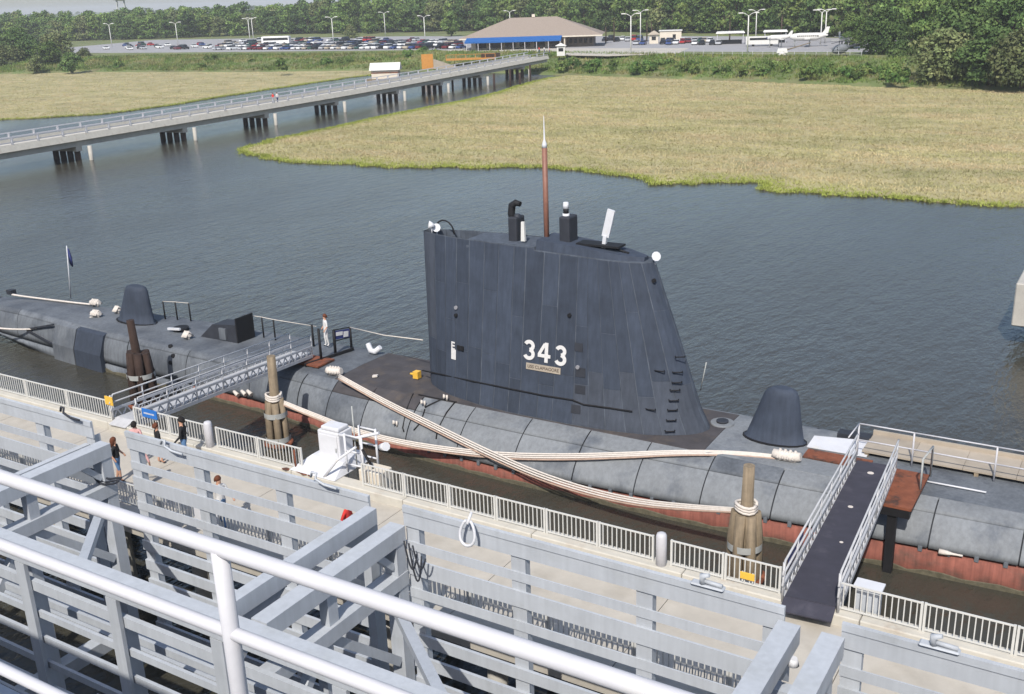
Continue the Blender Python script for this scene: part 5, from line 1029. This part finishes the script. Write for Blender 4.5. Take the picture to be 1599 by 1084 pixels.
def crossframe(x, label, low=True, zt=8.5, wide=.34):
    r = T('cross_frame', label, 'steel frame', (x, (YA+YB)/2, 2.4)); V_ = Vector
    def bb(nm, p, q, w_, h): b = MB(); b.bar(p, q, w_, h); o = b.build(nm, 'haze', r); return o
    bb('top_beam', (x, YB+.28, zt-.2), (x, YA-.12, zt-.2), wide, .4)
    if low:
        bb('lower_beam', (x, YB+.28, zt-1.35), (x, YA-.12, zt-1.35), wide, .36)
        bb('upright', (x, YA-.30, 2.2), (x, YA-.30, zt-1.535), wide*.9, .34); bb('upright', (x, YA-.3, zt-1.165), (x, YA-.3, zt-.405), wide*.9, .34)
        bb('hanger', (x, 14.35, zt-1.165), (x, 14.35, zt-.405), wide*.6, .3); bb('hanger', (x, 14.1, 3.0), (x, 14.1, zt-1.535), wide*.6, .3)
        bb('brace', (x, 12.5, 5.2), (x, 14.0, zt-1.55), wide*.5, .22); bb('brace', (x, 16.5, 5.0), (x, 14.3, zt-1.55), wide*.5, .22)
        bb('foot_beam', (x, YB+.3, 2.6), (x, YA-.12, 2.6), wide, .4)
        bb('knee', (x, YA-1.0, zt-.42), (x, YA-.48, zt-.95), wide*.5, .16)
    else:
        b = MB(); b.add([(x-.05, YA-.12, zt-.405), (x-.05, YA-1.3, zt-.405), (x-.05, YA-.12, zt-1.3), (x+.05, YA-.12, zt-.405), (x+.05, YA-1.3, zt-.405), (x+.05, YA-.12, zt-1.3)], [(0, 1, 2), (5, 4, 3), (0, 3, 4, 1), (1, 4, 5, 2), (2, 5, 3, 0)]); b.build('gusset', 'haze', r)
        b = MB(); b.add([(x-.05, YB+.3, zt-.405), (x-.05, YB+1.9, zt-.405), (x-.05, YB+.3, zt-1.5), (x+.05, YB+.3, zt-.405), (x+.05, YB+1.9, zt-.405), (x+.05, YB+.3, zt-1.5)], [(2, 1, 0), (3, 4, 5), (1, 4, 3, 0), (2, 5, 4, 1), (0, 3, 5, 2)]); b.build('gusset', 'haze', r)
        bb('upright', (x, YA-.30, 2.2), (x, YA-.30, zt-1.31), wide*.8, .3)
    return r
crossframe(-24.15, 'grey cross frame behind the person with auburn hair on the left', wide=.42); crossframe(-24.95, 'narrow dark backed cross frame left of the far left cross frame', False, 8.3, .2)
crossframe(-14.6, 'narrow grey cross beam on the left of the middle pair', False, 8.75, .30); crossframe(-13.85, 'heavy grey cross frame on the right of the middle pair', wide=.42)
crossframe(-4.66, 'grey cross beam just left of the right gangway foot', False, 8.72, .42); crossframe(-3.85, 'grey cross beam just right of the right gangway foot', False, 8.72, .42)
for x in (-24.15, -14.6, -13.85):
    pass
# bracing diagonals lying between the frames
def solo(nm, p, q, w_, h, label, cat='beam', mt='haze', grp=None): b = MB(); b.bar(p, q, w_, h); o = b.build(nm, mt, loc=tuple(Vector(p))); return tag(o, label, cat, grp)
for i, x in enumerate((-19.6, -9.6)):
    solo('diagonal_brace', (x+.2, YB+.3, 8.1), (x-3.4, 15.6, 7.2), .22, .2, ['grey diagonal brace in the left bay behind handrail', 'grey diagonal brace in the middle bay behind handrail'][i])
# inboard longitudinal beam and its slatted wall
ib = T('inboard_screen', 'grey slatted inboard wall with heavy top beam behind the white handrail', 'screen', (-18, YB, 2.4))
b = MB(); b.bx(-40, 4, YB-.22, YB+.26, 8.12, 8.5); bevel(b.build('top_beam', 'haze', ib), .03)
b = MB(); b.bx(-40, 4, YB-.08, YB+.04, 7.36, 7.62); b.build('second_beam', 'haze', ib)
for z0, z1 in ((6.62, 6.80), (5.92, 6.10), (5.22, 5.40), (4.5, 4.68), (3.8, 3.98), (3.1, 3.28)): b = MB(); b.bx(-40, 4, YB-.06, YB+.02, z0, z1); b.build('slat', 'haze', ib)
for x in np.arange(-36.8, 3, 3.17): b = MB(); b.bx(x-.17, x+.17, YB-.20, YB-.105, 2.4, 8.1); b.bx(x-.03, x+.03, YB-.107, YB+.3, 2.4, 7.27); b.build('post', 'haze', ib)
for x in np.arange(-37.2, 3, 6.3): [MB().bx(x-.5, x+.5, YB-.62, YB-.25, zq, zq+.06).build('tray', 'haze', ib) for zq in (5.3, 4.1)]
# long beams between the walls, low down
for i, (y, z) in enumerate(((13.3, 5.9), (14.2, 4.6), (15.2, 5.2))): solo('stringer', (-40, y, z), (4, y, z), .24, .2, f'{ORD[i]} grey stringer counted upward in the dark lower framework' if False else ['upper grey stringer low behind inboard wall', 'grey stringer midway down behind the inboard wall', 'grey stringer nearer the outer screens', 'lowest outer grey stringer over the water', 'lowest inner grey stringer over the water', 'outermost grey stringer low behind the screens'][i])
# fittings on the screens
def ring(px, py, label, w_=.19, h=.29):
    p = Y(px, py, YA-.32); b = MB(); b.tube([(p.x+w_*math.sin(t)*(1-.25*math.cos(t)), p.y+.06*math.cos(t), p.z+h*math.cos(t)) for t in np.linspace(.35, 2*math.pi-.35, 18)], .035, 7); b.tube([(p.x, YA-.12, p.z+h+.12), (p.x, p.y, p.z+h*.7)], .035, 6); tag(b.build('horseshoe_ring', 'white', loc=tuple(p)), label, 'ring')
ring(730, 832, 'white horseshoe ring hanging on the middle slatted screen')
def hook(px, py, label, mt='haze'):
    p = Y(px, py, YA-.2); b = MB(); b.tube([p+Vector((-.25, 0, .07)), p+Vector((-.2, 0, .2)), p+Vector((-.03, -.03, .22)), p+Vector((-.06, -.05, .07)), p+Vector((.2, -.05, -.02)), p+Vector((.55, 0, -.07))], .035, 6); tag(b.build('pipe_hook', mt, loc=tuple(p)), label, 'hook')
hook(104, 648, 'dark bent pipe hook on the far left screen', 'darksteel'); hook(498, 752, 'grey bent pipe hook on the screen below the white cabinet'); hook(262, 700, 'grey bent hook on the screen below the standing man')
def bitts(px, py, label):
    p = Y(px, py, YA-.1); r = T('deck_fitting', label, 'fitting', (p.x, p.y, 8.98)); b = MB(); b.bx(p.x-.34, p.x+.34, YA-.16, YA+.04, 8.985, 9.04); bevel(b.build('base', 'haze', r), .03); b = MB(); b.tube([(p.x-.1, YA-.08, 9.04), (p.x-.11, YA-.08, 9.2), (p.x+.03, YA-.08, 9.25)], [.07, .07, .04], 8); b.build('horn', 'haze', r); b = MB(); b.tube([(p.x-.1, YA-.08, 9.1), (p.x+.3, YA-.08, 9.08)], .045, 8); b.build('arm', 'haze', r)
bitts(1105, 893, 'grey horned fitting on top of the middle slatted screen'); bitts(1468, 1000, 'grey horned fitting on top of the right slatted screen')
# tangle of chain at the middle frame, small box by the right gangway
p = Y(640, 880, YA-.4); b = MB()
for k, (dx, dp) in enumerate(((.0, .55), (.16, .8), (.3, .4))):
    b.tube([p+Vector((-.12+dx+.34*t, -.04*k, .55-dp*4*t*(1-t)-.25*t)) for t in np.linspace(0, 1, 12)], .022, 6)
tag(b.build('hanging_chain', 'darksteel', loc=tuple(p)), 'dark chain tangle hanging at the middle cross frame', 'chain')
p = Y(165, 745, YA-.4); b = MB()
for k, dp in enumerate((.12, .22, .3)):
    b.tube([p+Vector((-.6+1.3*t, -.05*k, .12-dp*4*t*(1-t)+.03*math.sin(9*t+k))) for t in np.linspace(0, 1, 14)], .03, 6)
tag(b.build('hanging_chain', 'darksteel', loc=tuple(p)), 'dark cable tangle below the far left cross frame', 'chain')
p = Y(1238, 1038, 16.4); b = MB(); b.tube([p, p+Vector((0, 0, .14))], [.12, .08], 10); tag(b.build('vent_cap', 'white', loc=tuple(p)), 'small white vent cap between the two right cross beams', 'vent')
b = MB(); b.bx(-4.47, -4.05, YB+.3, YA+.3, 7.3, 7.36); tag(b.build('walk_plate', 'haze', loc=(-4.25, 14, 7.3)), 'narrow grey plate between the two right cross beams', 'plate')
# white notice boards on inner fence
p = Z(283, 818, 4.9); b = MB(); b.bx(p.x-.5, p.x+.55, 19.96, 20.04, 4.15, 5.25); bevel(b.build('notice_board', 'white', loc=(p.x, 20, 4.1)), .02); o = bpy.data.objects.get('notice_board.001') or bpy.data.objects['notice_board']
tag(o, 'white notice board on the inner pier fence below the walking man', 'notice board')
# ------------------------------------------------------------------ ship under the camera
fd = MB(); fd.bx(-80, 60, -30, 2.15, 16.1, 16.8); tag(fd.build('flight_deck', 'tarmac'), kind='structure')
fd = MB(); fd.bx(-80, 60, -30, 6.0, -2, 12.0); tag(fd.build('ship_side', 'haze'), kind='structure')
# white handrail in front of the camera
hr = T('handrail', 'thick white painted pipe handrail crossing the foreground', 'handrail', (-2.4, 2, 16.9))
for nm, z, r_ in (('top_rail', 18.365, .0265), ('middle_rail', 18.055, .023), ('bottom_rail', 17.42, .024)):
    b = MB(); b.tube([(-9, 2, z), (-5, 2, z), (-1, 2, z), (3, 2, z)], r_, 16); b.build(nm, 'rail', hr)
for x in (-5.5, -2.375, .9): b = MB(); b.tube([(x, 2, 16.6), (x, 2, 17.9), (x, 2, 18.36)], [.029, .029, .029], 16); b.build('post', 'rail', hr)


# ================================================================== PEOPLE
def person(name_, loc, rz, label, shirt, legs, hair, hgt=1.75, stride=.0, arms=(.15, .15), bend=0., longhair=False, shorts=False, sleeves=False):
    k = hgt/1.75; V = []; E_ = []; Rr = []
    def v(x, y, z, r): V.append((x*k, (y+bend*max(0, z-.95))*k, z*k)); Rr.append(r*k); return len(V)-1
    pel = v(0, 0, .96, .145); wst = v(0, .0, 1.1, .125); ch = v(0, 0, 1.32, .155); nk = v(0, .0, 1.50, .06); hd0 = v(0, .01, 1.60, .085); hd1 = v(0, .02, 1.70, .09)
    E_ += [(pel, wst), (wst, ch), (ch, nk), (nk, hd0), (hd0, hd1)]
    for i, s in enumerate((-1, 1)):
        st = stride*s; hp = v(.1*s, 0, .88, .10); kn = v(.1*s, st*.22+.02, .50, .066); an = v(.1*s, st*.42-.03, .1, .046); to = v(.11*s, st*.42+.11, .04, .042)
        E_ += [(pel, hp), (hp, kn), (kn, an), (an, to)]
        sh = v(.19*s, 0, 1.43, .062); el = v((.23+.25*arms[i])*s, -.03-st*.2, 1.15, .046); wr = v((.24+.3*arms[i])*s, .08-st*.3+arms[i]*.3, .93+arms[i]*.25, .034); ha = v((.235+.3*arms[i])*s, .11-st*.32+arms[i]*.35, .84+arms[i]*.28, .04)
        E_ += [(ch, sh), (sh, el), (el, wr), (wr, ha)]
    me = bpy.data.meshes.new('b'); me.from_pydata(V, E_, []); o = bpy.data.objects.new('b', me); COL.objects.link(o)
    sk = o.modifiers.new('s', 'SKIN'); sk.use_smooth_shade = True; 
    if not me.skin_vertices:
        bm = bmesh.new(); bm.from_mesh(me); bm.verts.layers.skin.verify(); bm.to_mesh(me); bm.free()
    sv = me.skin_vertices[0].data
    for i, r_ in enumerate(Rr): sv[i].radius = (r_, r_); sv[i].use_root = (i == 0)
    ss_ = o.modifiers.new('u', 'SUBSURF'); ss_.levels = 1; ss_.render_levels = 1; bpy.context.view_layer.update()
    m2 = bpy.data.meshes.new_from_object(o.evaluated_get(bpy.context.evaluated_depsgraph_get())); bpy.data.objects.remove(o)
    for q in ('skin', shirt, legs, 'c_black'): m2.materials.append(M[q])
    for p in m2.polygons:
        c_ = p.center/k; z = c_.z; ax = abs(c_.x); arm = ax > .2 and z > .7 and (ax > .27 or z < 1.38)
        if z > 1.5: i = 0
        elif arm and (z < 1.16 if not sleeves else z < .9): i = 0
        elif z > .98 or (arm and z > .8): i = 1
        elif z > (.5 if shorts else .085): i = 2
        elif z > .085: i = 0
        else: i = 3
        p.material_index = i; p.use_smooth = True
    r = T('person', label, 'person', loc, rz); b_ = bpy.data.objects.new('body', m2); COL.objects.link(b_); b_.parent = r
    h = MB(); hc = Vector((0, .0+bend*.72, 1.69)); rg = []
    for j in range(6):
        t = j/5; z = .125*math.cos(t*math.pi*.62); q = .118*math.sin(max(.12, t*math.pi*.62)); rg.append([((q*math.cos(a))*k, (hc.y-.012+q*math.sin(a)*1.05-(.02*t))*k, (hc.z+z-(.05 if math.sin(a) < 0 else 0)*t)*k) for a in np.linspace(0, 2*math.pi, 12, endpoint=False)])
    if longhair: rg.append([(.115*math.cos(a)*k, (hc.y-.05+.09*math.sin(a))*k, (hc.z-.28)*k) for a in np.linspace(0, 2*math.pi, 12, endpoint=False)])
    h.loft(rg); h.build('hair', hair, r, local=True); return r
person('person', Z(511, 541, 2.4), 2.6, 'person in white standing on the submarine deck by the gangway', 'c_white', 'c_white', 'h_auburn', 1.78, .1)
def pp(px, py): p = Z(px, py, 3.8); return Vector((p.x, min(p.y, 24.4), 3.8))
def head_at(px, py, h): p = Z(px, py, 3.8+h); return Vector((p.x, min(p.y, 24.45), 3.8))
person('person', head_at(282, 655, 1.8), 2.2, 'person in black sweatshirt with white round emblem and jeans by the pier fence', 'c_black', 'c_jeans', 'h_black', 1.85, .35, sleeves=True)
o = bpy.data.objects[-1] if False else [q for q in bpy.data.objects if q.name.startswith('person')][-1]
b = MB(); b.loft([[(.11*math.cos(t), -.175-.012*kq, 1.36+.11*math.sin(t)) for t in np.linspace(0, 2*math.pi, 14, endpoint=False)] for kq in (0, 1)]); b.build('emblem', 'c_white', bpy.data.objects[max([q.name for q in bpy.data.objects if q.name.startswith('person')])], local=True)
person('person', head_at(209, 662, 1.6), .5, 'person in pink checked shirt with dark hair by the gangway foot', 'c_pink', 'c_khaki', 'h_black', 1.66, .2, sleeves=True)
person('person', head_at(243, 664, 1.55), -.4, 'person in a black vest below the blue sign', 'c_black', 'c_white', 'h_auburn', 1.6, .1, shorts=True)
person('person', head_at(177, 687, 1.62), -1.0, 'person with long auburn hair, black top and blue shorts at the cross frame', 'c_black', 'c_jeans', 'h_auburn', 1.68, .25, longhair=True, shorts=True)
person('person', head_at(340, 747, 1.72), -1.7, 'person in white shirt and jeans walking on the pier behind the screen', 'c_white', 'c_jeans', 'h_auburn', 1.76, .6)
person('person', head_at(218, 702, 1.5), 1.0, 'person in pink walking on the pier below the gangway foot', 'c_pink', 'c_pink', 'h_brown', 1.55, .5, shorts=True)
person('person', head_at(540, 785, 1.6), -1.2, 'person in red and navy on the pier beside the middle cross frame', 'c_red', 'c_navy', 'h_brown', 1.66, .4)
for i, (px, py, sh) in enumerate([(842, 83, 'c_red'), (850, 83, 'c_white'), (858, 84, 'c_pink'), (413, 160, 'c_red'), (421, 159, 'c_white')]):
    p = Z(px, py, 4.08) if py < 100 else None
    if p is None: s_ = (Z(px, py, 3.3).y-BA.y)/BD.y; p = bp(s_, 3.2)
    person('person', p, i*1.1, ['person in red in front of the awning', 'person in white in front of the awning', 'person in pink in front of the awning', 'person in red walking on the bridge', 'person in white walking on the bridge'][i], sh, 'c_navy', 'h_brown', 1.75, .3)

# rust stains run down on the kerb beside the cabinet
for px, py, w_ in ((445, 733, .22), (470, 741, .3), (480, 745, .18)):
    p = Z(px, py, 4.126); n_ = 9; b = MB(); b.prism([(p.x+w_*random.uniform(.5, 1.1)*math.cos(t), min(25.2, max(24.74, p.y))+.12*random.uniform(.5, 1.1)*math.sin(t)) for t in np.linspace(0, 2*math.pi, n_, endpoint=False)], 4.124, 4.128); b.build('rust_stain', 'rust', bpy.data.objects['pier'])
